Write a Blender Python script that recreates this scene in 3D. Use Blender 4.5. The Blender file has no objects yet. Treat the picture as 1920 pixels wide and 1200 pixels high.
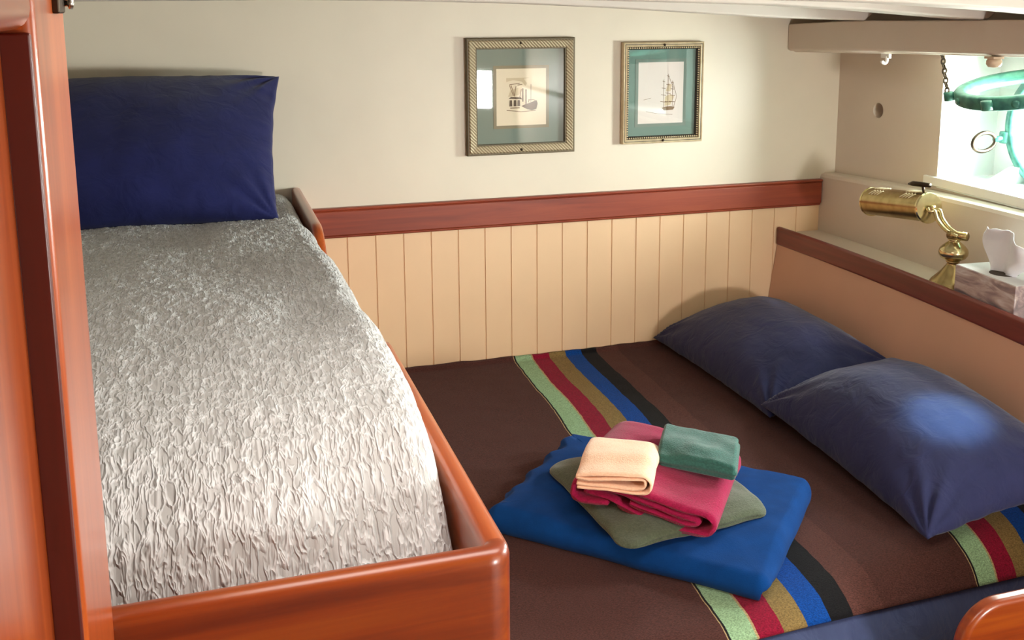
import bpy, bmesh, math, random
from mathutils import Vector, Matrix, noise

random.seed(4)
B = 0.088          # one tongue-and-groove board in metres; layout numbers below are in boards
Z0 = 0.85          # height of the chair-rail datum above the cabin sole
PI = math.pi
C = bpy.context.scene.collection
S = bpy.context.scene


def V(x, y, z):
    return Vector((x * B, y * B, z * B + Z0))


def nz(x, y, z=0.0):
    return noise.noise(Vector((x, y, z)))


def lerp(a, b, t):
    return a + (b - a) * t


def smooth(t):
    t = max(0.0, min(1.0, t))
    return t * t * (3 - 2 * t)


def curve_at(pts, t):
    """piecewise smooth interpolation through (t, value) pairs"""
    if t <= pts[0][0]:
        return pts[0][1]
    for (a, va), (b, vb) in zip(pts, pts[1:]):
        if t <= b:
            return lerp(va, vb, (t - a) / (b - a))
    return pts[-1][1]


# ------------------------------------------------------------------ materials
MATS = {}


def srgb(r, g, b):
    def f(c):
        c /= 255.0
        return c / 12.92 if c <= 0.04045 else ((c + 0.055) / 1.055) ** 2.4
    return (f(r), f(g), f(b), 1.0)


class NT:
    def __init__(self, name):
        self.m = bpy.data.materials.new(name)
        self.m.use_nodes = True
        self.t = self.m.node_tree
        self.b = self.t.nodes['Principled BSDF']
        MATS[name] = self.m

    def n(self, typ, **kw):
        nd = self.t.nodes.new(typ)
        for k, v in kw.items():
            if k in nd.inputs:
                nd.inputs[k].default_value = v
            else:
                setattr(nd, k, v)
        return nd

    def l(self, a, ao, b, bi):
        self.t.links.new(a.outputs[ao], b.inputs[bi])

    def coords(self, scale=(1, 1, 1), kind='Object', rot=(0, 0, 0)):
        tc = self.n('ShaderNodeTexCoord')
        mp = self.n('ShaderNodeMapping')
        mp.inputs['Scale'].default_value = scale
        mp.inputs['Rotation'].default_value = rot
        self.l(tc, kind, mp, 'Vector')
        return mp

    def ramp(self, stops, interp='LINEAR'):
        r = self.n('ShaderNodeValToRGB')
        r.color_ramp.interpolation = interp
        e = r.color_ramp.elements
        while len(e) < len(stops):
            e.new(0.5)
        for i, (p, c) in enumerate(stops):
            e[i].position = p
            e[i].color = c
        return r

    def bump(self, src, out, strength=0.3, dist=0.002, prev=None):
        bp = self.n('ShaderNodeBump')
        bp.inputs['Strength'].default_value = strength
        bp.inputs['Distance'].default_value = dist
        self.l(src, out, bp, 'Height')
        if prev:
            self.l(prev, 'Normal', bp, 'Normal')
        self.l(bp, 'Normal', self.b, 'Normal')
        return bp


def paint(name, col, rough=0.45, var=0.05, bump=0.08, coat=0.0):
    t = NT(name)
    mp = t.coords((1, 1, 1))
    n = t.n('ShaderNodeTexNoise', Scale=5.0, Detail=4.0)
    t.l(mp, 'Vector', n, 'Vector')
    c2 = tuple(c * (1 - var) for c in col[:3]) + (1,)
    r = t.ramp([(0.3, c2), (0.7, col)])
    t.l(n, 'Fac', r, 'Fac')
    t.l(r, 'Color', t.b, 'Base Color')
    t.b.inputs['Roughness'].default_value = rough
    t.b.inputs['Coat Weight'].default_value = coat
    n2 = t.n('ShaderNodeTexNoise', Scale=60.0, Detail=3.0)
    t.l(mp, 'Vector', n2, 'Vector')
    t.bump(n2, 'Fac', bump, 0.001)
    return t.m


def wood(name, dark, mid, light, axis='Y', rough=0.3, coat=0.6):
    t = NT(name)
    sc = {'X': (1.2, 22, 22), 'Y': (22, 1.2, 22), 'Z': (22, 22, 1.2)}[axis]
    mp = t.coords(sc)
    n = t.n('ShaderNodeTexNoise', Scale=1.6, Detail=7.0, Roughness=0.62, Distortion=0.6)
    t.l(mp, 'Vector', n, 'Vector')
    r = t.ramp([(0.25, dark), (0.5, mid), (0.78, light)])
    t.l(n, 'Fac', r, 'Fac')
    t.l(r, 'Color', t.b, 'Base Color')
    t.b.inputs['Roughness'].default_value = rough
    t.b.inputs['Coat Weight'].default_value = coat
    t.b.inputs['Coat Roughness'].default_value = 0.22
    t.bump(n, 'Fac', 0.05, 0.001)
    return t.m


def cloth(name, col, col2=None, rough=0.9, scale=700.0, strength=0.25, sheen=0.15, fuzz=None, wr=0.0):
    """woven or terry cloth: fine weave bump and a faint mottled tone"""
    t = NT(name)
    mp = t.coords((1, 1, 1))
    n = t.n('ShaderNodeTexNoise', Scale=14.0 if not fuzz else fuzz, Detail=5.0, Roughness=0.6)
    t.l(mp, 'Vector', n, 'Vector')
    col2 = col2 or tuple(c * 0.8 for c in col[:3]) + (1,)
    r = t.ramp([(0.3, col2), (0.7, col)])
    t.l(n, 'Fac', r, 'Fac')
    t.l(r, 'Color', t.b, 'Base Color')
    t.b.inputs['Roughness'].default_value = rough
    t.b.inputs['Sheen Weight'].default_value = sheen
    t.b.inputs['Specular IOR Level'].default_value = 0.15
    n2 = t.n('ShaderNodeTexNoise', Scale=scale, Detail=2.0)
    t.l(mp, 'Vector', n2, 'Vector')
    bp = t.bump(n2, 'Fac', strength, 0.002)
    if wr:
        n3 = t.n('ShaderNodeTexNoise', Scale=16.0, Detail=3.0, Distortion=1.2)
        t.l(mp, 'Vector', n3, 'Vector')
        t.bump(n3, 'Fac', wr, 0.012, bp)
    return t.m


def metal(name, col, rough=0.25, mottled=None):
    t = NT(name)
    t.b.inputs['Metallic'].default_value = 1.0
    t.b.inputs['Roughness'].default_value = rough
    mp = t.coords((1, 1, 1))
    n = t.n('ShaderNodeTexNoise', Scale=40.0, Detail=4.0)
    t.l(mp, 'Vector', n, 'Vector')
    c2 = mottled or tuple(c * 0.85 for c in col[:3]) + (1,)
    r = t.ramp([(0.35, c2), (0.65, col)])
    t.l(n, 'Fac', r, 'Fac')
    t.l(r, 'Color', t.b, 'Base Color')
    return t.m


def plain(name, col, rough=0.5, metallic=0.0):
    t = NT(name)
    t.b.inputs['Base Color'].default_value = col
    t.b.inputs['Roughness'].default_value = rough
    t.b.inputs['Metallic'].default_value = metallic
    return t.m


def glass(name, tint=(1, 1, 1, 1), ior=1.5):
    """thin clear pane: clear transmission with a fresnel reflection"""
    t = NT(name)
    t.t.nodes.remove(t.b)
    out = t.t.nodes['Material Output']
    tr = t.n('ShaderNodeBsdfTransparent', Color=tint)
    gl = t.n('ShaderNodeBsdfGlossy', Roughness=0.02)
    lw = t.n('ShaderNodeLayerWeight', Blend=0.5)
    pw = t.n('ShaderNodeMath', operation='POWER')
    pw.inputs[1].default_value = 4.0
    t.l(lw, 'Facing', pw, 0)
    fr = t.n('ShaderNodeMath', operation='MULTIPLY_ADD')
    fr.inputs[1].default_value = 0.4
    fr.inputs[2].default_value = 0.045
    t.l(pw, 'Value', fr, 0)
    mx = t.n('ShaderNodeMixShader')
    t.l(fr, 'Value', mx, 0)
    t.l(tr, 'BSDF', mx, 1)
    t.l(gl, 'BSDF', mx, 2)
    t.l(mx, 'Shader', out, 'Surface')
    return t.m


paint('cream_upper', srgb(220, 210, 190), 0.42)
paint('cream_board', srgb(226, 191, 152), 0.42)
paint('panel_paint', srgb(204, 160, 134), 0.45)
paint('hull_paint', srgb(212, 198, 182), 0.45)
paint('white_paint', srgb(232, 228, 222), 0.35, 0.03)
paint('beam_paint', srgb(204, 195, 184), 0.4)
paint('recess_white', srgb(240, 244, 243), 0.4, 0.02)
paint('sole', srgb(120, 70, 40), 0.4)
paint('dark_gap', srgb(60, 48, 40), 0.8)
wood('mahogany_x', srgb(110, 38, 18), srgb(134, 52, 26), srgb(152, 68, 36), 'X', 0.45, 0.1)
wood('mahogany_y', srgb(92, 32, 26), srgb(112, 42, 34), srgb(130, 54, 42), 'Y', 0.35, 0.35)
wood('jamb_shade_wood', srgb(58, 10, 6), srgb(74, 14, 8), srgb(92, 22, 14), 'Z', 0.35, 0.2)  # mahogany darkened to carry the shade on the cabinet jamb
wood('varnish_x', srgb(104, 32, 0), srgb(134, 52, 0), srgb(160, 78, 4), 'X', 0.32, 0.35)
wood('varnish_y', srgb(128, 46, 6), srgb(158, 68, 12), srgb(186, 94, 26), 'Y', 0.28, 0.7)
wood('varnish_z', srgb(134, 50, 10), srgb(164, 70, 18), srgb(190, 94, 34), 'Z', 0.28, 0.7)
cloth('navy_pillow', srgb(42, 46, 84), srgb(37, 41, 76), 0.75, 900, 0.12, 0.15, wr=0.45)
cloth('navy_pillow_dark', srgb(29, 34, 86), srgb(24, 28, 74), 0.8, 900, 0.12, 0.15, wr=0.25)
cloth('navy_sheet', srgb(58, 68, 102), srgb(48, 57, 90), 0.75, 900, 0.1, 0.2, wr=0.5)
cloth('blue_fleece', srgb(2, 60, 124), srgb(2, 50, 106), 0.95, 420, 0.25, 0.02)
cloth('terry_magenta', srgb(160, 22, 72), srgb(132, 12, 54), 0.95, 330, 0.6, 0.15, 220)
cloth('terry_olive', srgb(84, 92, 72), srgb(62, 70, 52), 0.95, 330, 0.6, 0.3, 220)
cloth('terry_green', srgb(54, 104, 94), srgb(40, 82, 74), 0.95, 330, 0.6, 0.3, 220)
cloth('terry_peach', srgb(246, 208, 178), srgb(238, 190, 154), 0.95, 330, 0.6, 0.3, 220)
cloth('ticking', srgb(205, 205, 200))
cloth('tissue_paper', srgb(236, 238, 242), srgb(228, 230, 236), 0.9, 300, 0.08, 0.0)
metal('brass', srgb(180, 158, 112), 0.26, srgb(160, 138, 92))
metal('brass_polished', srgb(208, 192, 146), 0.2)
plain('brass_slot', srgb(226, 216, 184), 0.35, 0.3)
metal('dark_bronze', srgb(70, 60, 50), 0.4)
metal('steel', srgb(170, 168, 160), 0.25)
metal('verdigris', srgb(70, 130, 112), 0.45, srgb(44, 96, 88))
t_ = MATS['verdigris'].node_tree.nodes['Principled BSDF']
t_.inputs['Metallic'].default_value = 0.25
glass('clear_glass')
glass('port_glass', (0.94, 0.99, 0.98, 1))
plain('mat_board', srgb(116, 132, 122), 0.85)
plain('mat_board_teal', srgb(104, 132, 122), 0.85)
plain('mat_bevel', srgb(126, 118, 92), 0.7)
plain('print_paper', srgb(228, 216, 190), 0.9)
plain('print_paper_white', srgb(220, 212, 204), 0.9)
plain('ink_dark', srgb(80, 66, 52), 0.9)
plain('ink_mid', srgb(128, 104, 78), 0.9)
plain('ink_pale', srgb(204, 188, 156), 0.9)
plain('white_plastic', srgb(236, 236, 232), 0.4)
plain('beige_plastic', srgb(200, 176, 150), 0.5)
plain('lamp_inside', srgb(34, 32, 60), 0.3)


def mk_wave_frame():
    t = NT('rope_frame')
    mp = t.coords((1, 1, 1), rot=(0, math.radians(45), 0))
    w = t.n('ShaderNodeTexWave', Scale=42.0, Distortion=1.5, Detail=1.0)
    w.bands_direction = 'X'
    t.l(mp, 'Vector', w, 'Vector')
    r = t.ramp([(0.2, srgb(136, 120, 92)), (0.8, srgb(182, 168, 136))])
    t.l(w, 'Fac', r, 'Fac')
    t.l(r, 'Color', t.b, 'Base Color')
    t.b.inputs['Roughness'].default_value = 0.4
    t.b.inputs['Metallic'].default_value = 0.25
    t.bump(w, 'Fac', 0.6, 0.002)


mk_wave_frame()
metal('champagne', srgb(222, 206, 172), 0.4, srgb(200, 182, 146))
MATS['champagne'].node_tree.nodes['Principled BSDF'].inputs['Metallic'].default_value = 0.25
plain('frame_edge', srgb(98, 86, 60), 0.5)
plain('bead_dark', srgb(48, 44, 36), 0.5)


def mk_quilt():
    t = NT('crinkled_quilt')
    mp = t.coords((1, 1, 1))
    # puckered seersucker: ridges running the length of the bunk, broken into zigzags
    m1 = t.coords((1.0, 0.34, 0.3))
    n0 = t.n('ShaderNodeTexNoise', Scale=30.0, Detail=2.0)
    t.l(mp, 'Vector', n0, 'Vector')
    sub = t.n('ShaderNodeVectorMath', operation='SCALE')
    sub.inputs['Scale'].default_value = 0.006
    t.l(n0, 'Color', sub, 0)
    add = t.n('ShaderNodeVectorMath', operation='ADD')
    t.l(m1, 'Vector', add, 0)
    t.l(sub, 'Vector', add, 1)
    n1 = t.n('ShaderNodeTexNoise', Scale=104.0, Detail=2.0, Roughness=0.5, Distortion=0.3)
    t.l(add, 'Vector', n1, 'Vector')
    ab = t.n('ShaderNodeMath', operation='SUBTRACT')
    ab.inputs[1].default_value = 0.5
    t.l(n1, 'Fac', ab, 0)
    ab2 = t.n('ShaderNodeMath', operation='ABSOLUTE')
    t.l(ab, 'Value', ab2, 0)
    mr = t.n('ShaderNodeMapRange')
    mr.inputs['From Min'].default_value = 0.0
    mr.inputs['From Max'].default_value = 0.11
    mr.inputs['To Min'].default_value = 1.0
    mr.inputs['To Max'].default_value = 0.0
    t.l(ab2, 'Value', mr, 'Value')
    m2 = t.coords((1.0, 0.07, 0.07))
    n2 = t.n('ShaderNodeTexNoise', Scale=78.0, Detail=1.5, Distortion=0.15)
    t.l(m2, 'Vector', n2, 'Vector')
    b1 = t.n('ShaderNodeMath', operation='SUBTRACT')
    b1.inputs[1].default_value = 0.5
    t.l(n2, 'Fac', b1, 0)
    b2 = t.n('ShaderNodeMath', operation='ABSOLUTE')
    t.l(b1, 'Value', b2, 0)
    mr1 = mr
    mr2 = t.n('ShaderNodeMapRange')
    mr2.inputs['From Max'].default_value = 0.09
    mr2.inputs['To Min'].default_value = 0.3
    mr2.inputs['To Max'].default_value = 0.0
    t.l(b2, 'Value', mr2, 'Value')
    mr = t.n('ShaderNodeMath', operation='MULTIPLY_ADD')
    mr.inputs[1].default_value = 0.85
    t.l(mr1, 'Result', mr, 0)
    t.l(mr2, 'Result', mr, 2)
    r = t.ramp([(0.0, srgb(172, 171, 169)), (1.0, srgb(208, 209, 209))])
    t.l(mr, 'Value', r, 'Fac')
    t.l(r, 'Color', t.b, 'Base Color')
    t.b.inputs['Roughness'].default_value = 0.55
    t.b.inputs['Sheen Weight'].default_value = 0.2
    t.b.inputs['Specular IOR Level'].default_value = 0.3
    t.bump(mr, 'Value', 0.7, 0.005)


mk_quilt()


def mk_striped():
    t = NT('striped_blanket')
    uv = t.n('ShaderNodeUVMap')
    sp = t.n('ShaderNodeSeparateXYZ')
    t.l(uv, 'UV', sp, 'Vector')
    mp = t.coords((1, 1, 1))
    nw = t.n('ShaderNodeTexNoise', Scale=26.0, Detail=3.0)
    t.l(mp, 'Vector', nw, 'Vector')
    ms = t.n('ShaderNodeMath', operation='MULTIPLY_ADD')
    ms.inputs[1].default_value = 0.010
    ms.inputs[2].default_value = -0.005
    t.l(nw, 'Fac', ms, 0)
    ad = t.n('ShaderNodeMath', operation='ADD')
    t.l(sp, 'X', ad, 0)
    t.l(ms, 'Value', ad, 1)
    brown = srgb(76, 44, 39)
    brown2 = srgb(86, 52, 46)
    cream = srgb(176, 150, 110)
    blk = srgb(18, 17, 20)
    green = srgb(146, 180, 140)
    red = srgb(134, 14, 46)
    tan = srgb(132, 110, 66)
    blue = srgb(2, 66, 146)
    # u runs 0..1 over one repeat of 7.5 boards; stripes begin at u = 0.40
    def stops(o):
        w = 0.0895
        return [(o - 0.016, cream), (o - 0.011, blk), (o - 0.004, green), (o + w - 0.006, cream), (o + w, red),
                (o + 2 * w, tan), (o + 3 * w, blue), (o + 4 * w, blk), (o + 5.0 * w, brown2)]
    r = t.ramp([(0.0, brown)] + stops(0.40) + [(0.97, brown)], 'CONSTANT')
    fr = t.n('ShaderNodeMath', operation='FRACT')
    mxn = t.n('ShaderNodeMath', operation='MAXIMUM')
    mxn.inputs[1].default_value = 0.02      # plain brown to the left of the first band
    t.l(ad, 'Value', mxn, 0)
    t.l(mxn, 'Value', fr, 0)
    t.l(fr, 'Value', r, 'Fac')
    # woven mottling
    m2 = t.coords((1, 2.2, 1))
    n = t.n('ShaderNodeTexNoise', Scale=240.0, Detail=4.0, Roughness=0.75)
    t.l(m2, 'Vector', n, 'Vector')
    rv = t.ramp([(0.32, (0.4, 0.4, 0.4, 1)), (0.68, (1.45, 1.42, 1.4, 1))])
    t.l(n, 'Fac', rv, 'Fac')
    mx = t.n('ShaderNodeMix', data_type='RGBA', blend_type='MULTIPLY')
    mx.inputs[0].default_value = 1.0
    t.l(r, 'Color', mx, 6)
    t.l(rv, 'Color', mx, 7)
    t.l(mx, 2, t.b, 'Base Color')
    t.b.inputs['Roughness'].default_value = 0.95
    t.b.inputs['Sheen Weight'].default_value = 0.05
    t.b.inputs['Specular IOR Level'].default_value = 0.08
    t.bump(n, 'Fac', 0.7, 0.003)


mk_striped()


def mk_tissuebox():
    t = NT('tissue_box_card')
    mp = t.coords((1, 0.35, 1.3), rot=(0.5, 0, 0))
    n = t.n('ShaderNodeTexNoise', Scale=26.0, Detail=4.0, Distortion=1.5)
    t.l(mp, 'Vector', n, 'Vector')
    r = t.ramp([(0.3, srgb(112, 104, 108)), (0.45, srgb(146, 128, 130)), (0.55, srgb(178, 160, 156)), (0.7, srgb(206, 200, 200))])
    t.l(n, 'Fac', r, 'Fac')
    t.l(r, 'Color', t.b, 'Base Color')
    t.b.inputs['Roughness'].default_value = 0.35
    paint('tissue_box_top', srgb(214, 212, 214), 0.4, 0.12)


mk_tissuebox()

# ------------------------------------------------------------------ object helpers


def tag(o, label=None, cat=None, group=None, kind=None):
    if label:
        o['label'] = label
    if cat:
        o['category'] = cat
    if group:
        o['group'] = group
    if kind:
        o['kind'] = kind
    return o


def empty(name, loc, label=None, cat=None, group=None, kind=None):
    o = bpy.data.objects.new(name, None)
    o.empty_display_size = 0.05
    o.location = loc
    C.objects.link(o)
    return tag(o, label, cat, group, kind)


def obj(name, bm, mat, parent=None, smooth_shade=False, bevel=0, seg=3, subsurf=0, kind=None, normals=True):
    if normals:
        bmesh.ops.recalc_face_normals(bm, faces=bm.faces)
    me = bpy.data.meshes.new(name)
    bm.to_mesh(me)
    bm.free()
    o = bpy.data.objects.new(name, me)
    C.objects.link(o)
    for m in (mat if isinstance(mat, (list, tuple)) else [mat]):
        me.materials.append(MATS[m])
    if smooth_shade:
        for p in me.polygons:
            p.use_smooth = True
    if bevel:
        md = o.modifiers.new('round', 'BEVEL')
        md.width = bevel
        md.segments = seg
        md.limit_method = 'ANGLE'
        md.angle_limit = math.radians(40)
        for p in me.polygons:
            p.use_smooth = True
        try:
            md.harden_normals = True
        except Exception:
            pass
    if subsurf:
        md = o.modifiers.new('smooth', 'SUBSURF')
        md.levels = md.render_levels = subsurf
    if parent:
        # mesh data is in world coordinates: express it in the parent's frame
        me.transform(parent_world(parent).inverted())
        o.parent = parent
    if kind:
        o['kind'] = kind
    return o


def parent_world(p):
    m = Matrix.LocRotScale(p.location, p.rotation_euler, p.scale)
    return (parent_world(p.parent) @ m) if p.parent else m


def recenter(o, at):
    """put the origin of a single-mesh thing at its base"""
    o.data.transform(Matrix.Translation(-at))
    o.location = at
    return o


def box(bm, a, b):
    """axis-aligned box between two board-unit corners"""
    a, b = V(*a), V(*b)
    vs = [bm.verts.new((x, y, z)) for x in (a.x, b.x) for y in (a.y, b.y) for z in (a.z, b.z)]
    for f in ((0, 1, 3, 2), (4, 6, 7, 5), (0, 4, 5, 1), (2, 3, 7, 6), (0, 2, 6, 4), (1, 5, 7, 3)):
        bm.faces.new([vs[i] for i in f])
    return vs


def new():
    return bmesh.new()


def bx(*ab):
    bm = new()
    for i in range(0, len(ab), 2):
        box(bm, ab[i], ab[i + 1])
    return bm


def loft(bm, rings, closed=True, caps=True, cyc=False):
    """rings: lists of world Vectors, same length"""
    vr = [[bm.verts.new(p) for p in r] for r in rings]
    n = len(vr[0])
    pairs = list(zip(vr, vr[1:])) + ([(vr[-1], vr[0])] if cyc else [])
    for a, b in pairs:
        for i in range(n if closed else n - 1):
            j = (i + 1) % n
            bm.faces.new((a[i], a[j], b[j], b[i]))
    if caps and closed and not cyc:
        bm.faces.new(list(reversed(vr[0])))
        bm.faces.new(vr[-1])
    return vr


def tube(bm, pts, r, n=12, caps=True, cyc=False):
    """round bar along world points; r is a radius in metres or a list"""
    rings = []
    N = len(pts)
    up = None
    for i, p in enumerate(pts):
        a = pts[(i - 1) % N] if cyc else pts[max(i - 1, 0)]
        b = pts[(i + 1) % N] if cyc else pts[min(i + 1, N - 1)]
        d = (b - a).normalized()
        if up is None:
            up = d.orthogonal().normalized()
        u = (up - d * up.dot(d)).normalized()
        up = u
        w = d.cross(u)
        rr = r[i] if isinstance(r, (list, tuple)) else r
        rings.append([p + (u * math.cos(t) + w * math.sin(t)) * rr for t in [2 * PI * k / n for k in range(n)]])
    loft(bm, rings, True, caps, cyc)


def spline(pts, n=8):
    out = []
    P = [pts[0]] + list(pts) + [pts[-1]]
    for i in range(1, len(P) - 2):
        for k in range(n):
            t = k / n
            a, b, c, d = P[i - 1], P[i], P[i + 1], P[i + 2]
            out.append(0.5 * ((2 * b) + (c - a) * t + (2 * a - 5 * b + 4 * c - d) * t * t + (3 * b - a - 3 * c + d) * t ** 3))
    out.append(pts[-1])
    return out


def lathe(bm, center, prof, n=40, axis=Vector((0, 0, 1)), caps=True):
    """prof: (radius, height) in metres along axis from center"""
    a = axis.normalized()
    u = a.orthogonal().normalized()
    w = a.cross(u)
    rings = [[center + a * h + (u * math.cos(t) + w * math.sin(t)) * max(r, 1e-5) for t in [2 * PI * k / n for k in range(n)]] for r, h in prof]
    loft(bm, rings, True, caps)


def prism(bm, pts, d):
    """closed polygon of world points pushed along d"""
    loft(bm, [list(pts), [p + d for p in pts]])


def grid(bm, nu, nv, f, cyc_u=False):
    vs = [[bm.verts.new(f(i / nu, j / nv)) for j in range(nv + 1)] for i in range(nu + (0 if cyc_u else 1))]
    fs = []
    m = len(vs)
    for i in range(nu):
        for j in range(nv):
            fs.append(bm.faces.new((vs[i][j], vs[(i + 1) % m][j], vs[(i + 1) % m][j + 1], vs[i][j + 1])))
    return vs, fs


# ------------------------------------------------------------------ hull lines (board units, t = distance from the bulkhead)
def bow(y):
    t = -y
    return 0.22 * (1 - ((t - 6.5) / 6.5) ** 2)


FLOOR = -9.65
YB = -43.0          # after bulkhead, behind the camera
TOP = 9.75

# ------------------------------------------------------------------ bulkhead
bm = new()
# upper panelled part, flush paint
box(bm, (-13, 0, 1.0), (22, 0.6, TOP))
obj('wall_back', bm, 'cream_upper', kind='structure')
# tongue-and-groove boarding, grooves cut in the section
prof = []
g, dp = 0.026, 0.04
x0 = -13.0
prof.append((x0, 0.0))
k = -12
while k <= 18:
    prof += [(k - g, 0.0), (k - g * 0.4, dp), (k + g * 0.4, dp), (k + g, 0.0)]
    k += 1
prof.append((22.0, 0.0))
bm = new()
r0 = [V(x, y, FLOOR) for x, y in prof] + [V(22, 0.6, FLOOR), V(-13, 0.6, FLOOR)]
r1 = [V(x, y, 1.0) for x, y in prof] + [V(22, 0.6, 1.0), V(-13, 0.6, 1.0)]
loft(bm, [r0, r1])
obj('wall_back_lower', bm, 'cream_board', kind='structure')
# chair rail with a small bead along its top and bottom
bm = new()
sec = [(0, 0.82), (-0.10, 0.82), (-0.14, 0.86), (-0.14, 0.90), (-0.20, 0.94), (-0.20, 1.76), (-0.17, 1.79), (-0.24, 1.81), (-0.26, 1.86), (-0.24, 1.90), (0, 1.90)]
loft(bm, [[V(x, y, z) for y, z in sec] for x in (-1.9, 19.02)])
obj('trim_1', bm, 'mahogany_x', kind='structure', bevel=0.0012, seg=2)

# ------------------------------------------------------------------ cabin shell
obj('floor', bx((-13, YB, FLOOR - 0.4), (24, 0.6, FLOOR)), 'sole', kind='structure')
obj('wall_left', bx((-13.4, YB, FLOOR), (-13, 0.6, TOP)), 'cream_upper', kind='structure')
bm = bx((-13, YB - 0.4, FLOOR), (13.5, YB, TOP), (13.5, YB - 0.4, 3.8), (17.1, YB, TOP), (13.5, YB - 0.4, FLOOR), (17.1, YB, 0.9), (17.1, YB - 0.4, FLOOR), (24, YB, TOP))
obj('wall_front', bm, 'cream_upper', kind='structure')


def deck(x):        # underside of the cambered beams
    return curve_at([(-13, 8.9), (-2, 8.97), (1.5, 8.94), (5, 8.86), (8.2, 8.72), (10.8, 8.57), (14.4, 8.36), (17.4, 8.26), (22, 8.02)], x)


def deck2(x):       # the beams further aft sit a little higher
    return curve_at([(-13, 9.05), (5, 8.95), (10.5, 8.81), (13.7, 8.64), (17.5, 8.36), (19, 8.25)], x)


# ceiling follows the same camber above the beams
bm = new()
xs = [-13.4 + i * 37.4 / 40 for i in range(41)]
loft(bm, [[V(x, YB, deck(x) + 1.1), V(x, 0.6, deck(x) + 1.1), V(x, 0.6, deck(x) + 1.5), V(x, YB, deck(x) + 1.5)] for x in xs])
obj('ceiling', bm, 'beam_paint', kind='structure')
for i, (ya, th, dz, xe) in enumerate([(-4.8, 1.5, 0.0, 17.4), (-10.6, 1.5, 0.0, 17.55), (-16.0, 1.5, 0.04, 17.6), (-22.0, 1.5, 0.12, 17.6), (-28.0, 1.5, 0.12, 17.6), (-37.0, 1.5, 0.12, 17.6)]):
    bm = new()
    xs = [-13 + j * (xe + 13) / 30 for j in range(31)]
    rings = []
    for j, x in enumerate(xs):
        z = deck(x) if i == 0 else deck2(x) + dz
        rings.append([V(x, ya, z), V(x, ya + th, z), V(x, ya + th, z + 1.25), V(x, ya, z + 1.25)])
    zt = rings[-1][2].z
    # end cut away over the clamp
    z = (deck(xe) if i == 0 else deck2(xe) + dz) + 0.42
    rings.append([V(xe + 0.6, ya, z), V(xe + 0.6, ya + th, z), V(xe + 0.6, ya + th, z + 0.83), V(xe + 0.6, ya, z + 0.83)])
    loft(bm, rings)
    o = obj('ceiling_beam', bm, 'beam_paint', kind='structure', bevel=0.006, seg=2)

# beam clamp running fore and aft along the hull
bm = new()
rings = []
for j in range(37):
    y = -j * 1.2
    zb = curve_at([(0, 6.98), (2, 7.04), (7, 7.21), (10, 7.27), (12.3, 7.34), (44, 7.6)], -y)
    zt = curve_at([(0, 8.07), (4, 8.26), (7, 8.3), (12, 8.39), (44, 8.6)], -y)
    xi = 17.3 + 0.6 * bow(y) if -y < 14 else 17.3 + 0.6 * bow(-14)
    rings.append([V(xi, y, zb + 0.12), V(xi, y, zt), V(22, y, zt), V(22, y, zb), V(xi + 0.32, y, zb), V(xi + 0.25, y, zb + 0.06), V(xi + 0.1, y, zb + 0.06)])
loft(bm, rings)
obj('trim_2', bm, 'hull_paint', kind='structure', bevel=0.004, seg=2)

# ------------------------------------------------------------------ hull side: lower panel, ledge, upper panel with port recess
REC0, REC1, RZ0, RZ1 = -5.9, -14.6, 2.75, 7.6
STEP = -10.4      # the next port aft is the same again


def ledge_z(y):
    return curve_at([(0, 2.12), (5.4, 2.34), (8.2, 2.40), (11, 2.45), (16, 2.5), (44, 2.7)], -y)


def hx(y):
    return bow(y) if y > -14 else bow(-14)


bm = new()
rings = []
for j in range(45):
    y = -j * 0.98
    lz = ledge_z(y)
    x1 = 19.05 + hx(y)
    rings.append([V(x1, y, FLOOR), V(x1, y, lz - 0.16), V(x1 + 0.05, y, lz - 0.05), V(x1 + 0.17, y, lz), V(20.6, y, lz), V(20.6, y, FLOOR)])
loft(bm, rings)
obj('wall_right_lower', bm, 'hull_paint', kind='structure', smooth_shade=False)


def wall_strip(bm, y0, y1, z0, z1, n=8):
    rings = []
    for j in range(n + 1):
        y = lerp(y0, y1, j / n)
        x = 19.72 + hx(y)
        rings.append([V(x, y, z0), V(x, y, z1), V(x + 0.35, y, z1), V(x + 0.35, y, z0)])
    loft(bm, rings)


# upper panel pieces around the recess; the first strip carries the finger hole
bm = new()
HY, HZ, HR = -2.44, 4.85, 0.29
wall_strip(bm, 0, HY + 0.6, 1.9, 8.6, 3)
wall_strip(bm, HY - 0.6, REC0, 1.9, 8.6, 3)
wall_strip(bm, HY + 0.6, HY - 0.6, 1.9, HZ - 0.6, 2)
wall_strip(bm, HY + 0.6, HY - 0.6, HZ + 0.6, 8.6, 2)
wall_strip(bm, REC0, REC1, 1.9, RZ0, 10)
wall_strip(bm, REC0, REC1, RZ1, 8.6, 10)
wall_strip(bm, REC1, REC0 + STEP, 1.9, 8.6, 3)
wall_strip(bm, REC0 + STEP, REC1 + STEP, 1.9, RZ0, 10)
wall_strip(bm, REC0 + STEP, REC1 + STEP, RZ1, 8.6, 10)
wall_strip(bm, REC1 + STEP, YB, 1.9, 8.6, 20)
box(bm, (20.4, YB, 8.3), (20.8, 0, 9.9))
# plate with the round hole
n = 48
outer, inner, back = [], [], []
for k in range(n):
    a = 2 * PI * k / n
    c, s = math.cos(a), math.sin(a)
    m = max(abs(c), abs(s))
    y, z = HY + 0.6 * c / m, HZ + 0.6 * s / m
    outer.append(V(19.72 + hx(y), y, z))
    y, z = HY + HR * c, HZ + HR * s
    inner.append(V(19.72 + hx(y), y, z))
    back.append(V(19.72 + hx(y) + 0.55, y, z))
loft(bm, [outer, inner, back], True, False)
bm.faces.new([bm.verts.new(p) for p in back])
obj('wall_right', bm, 'hull_paint', kind='structure')

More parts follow.
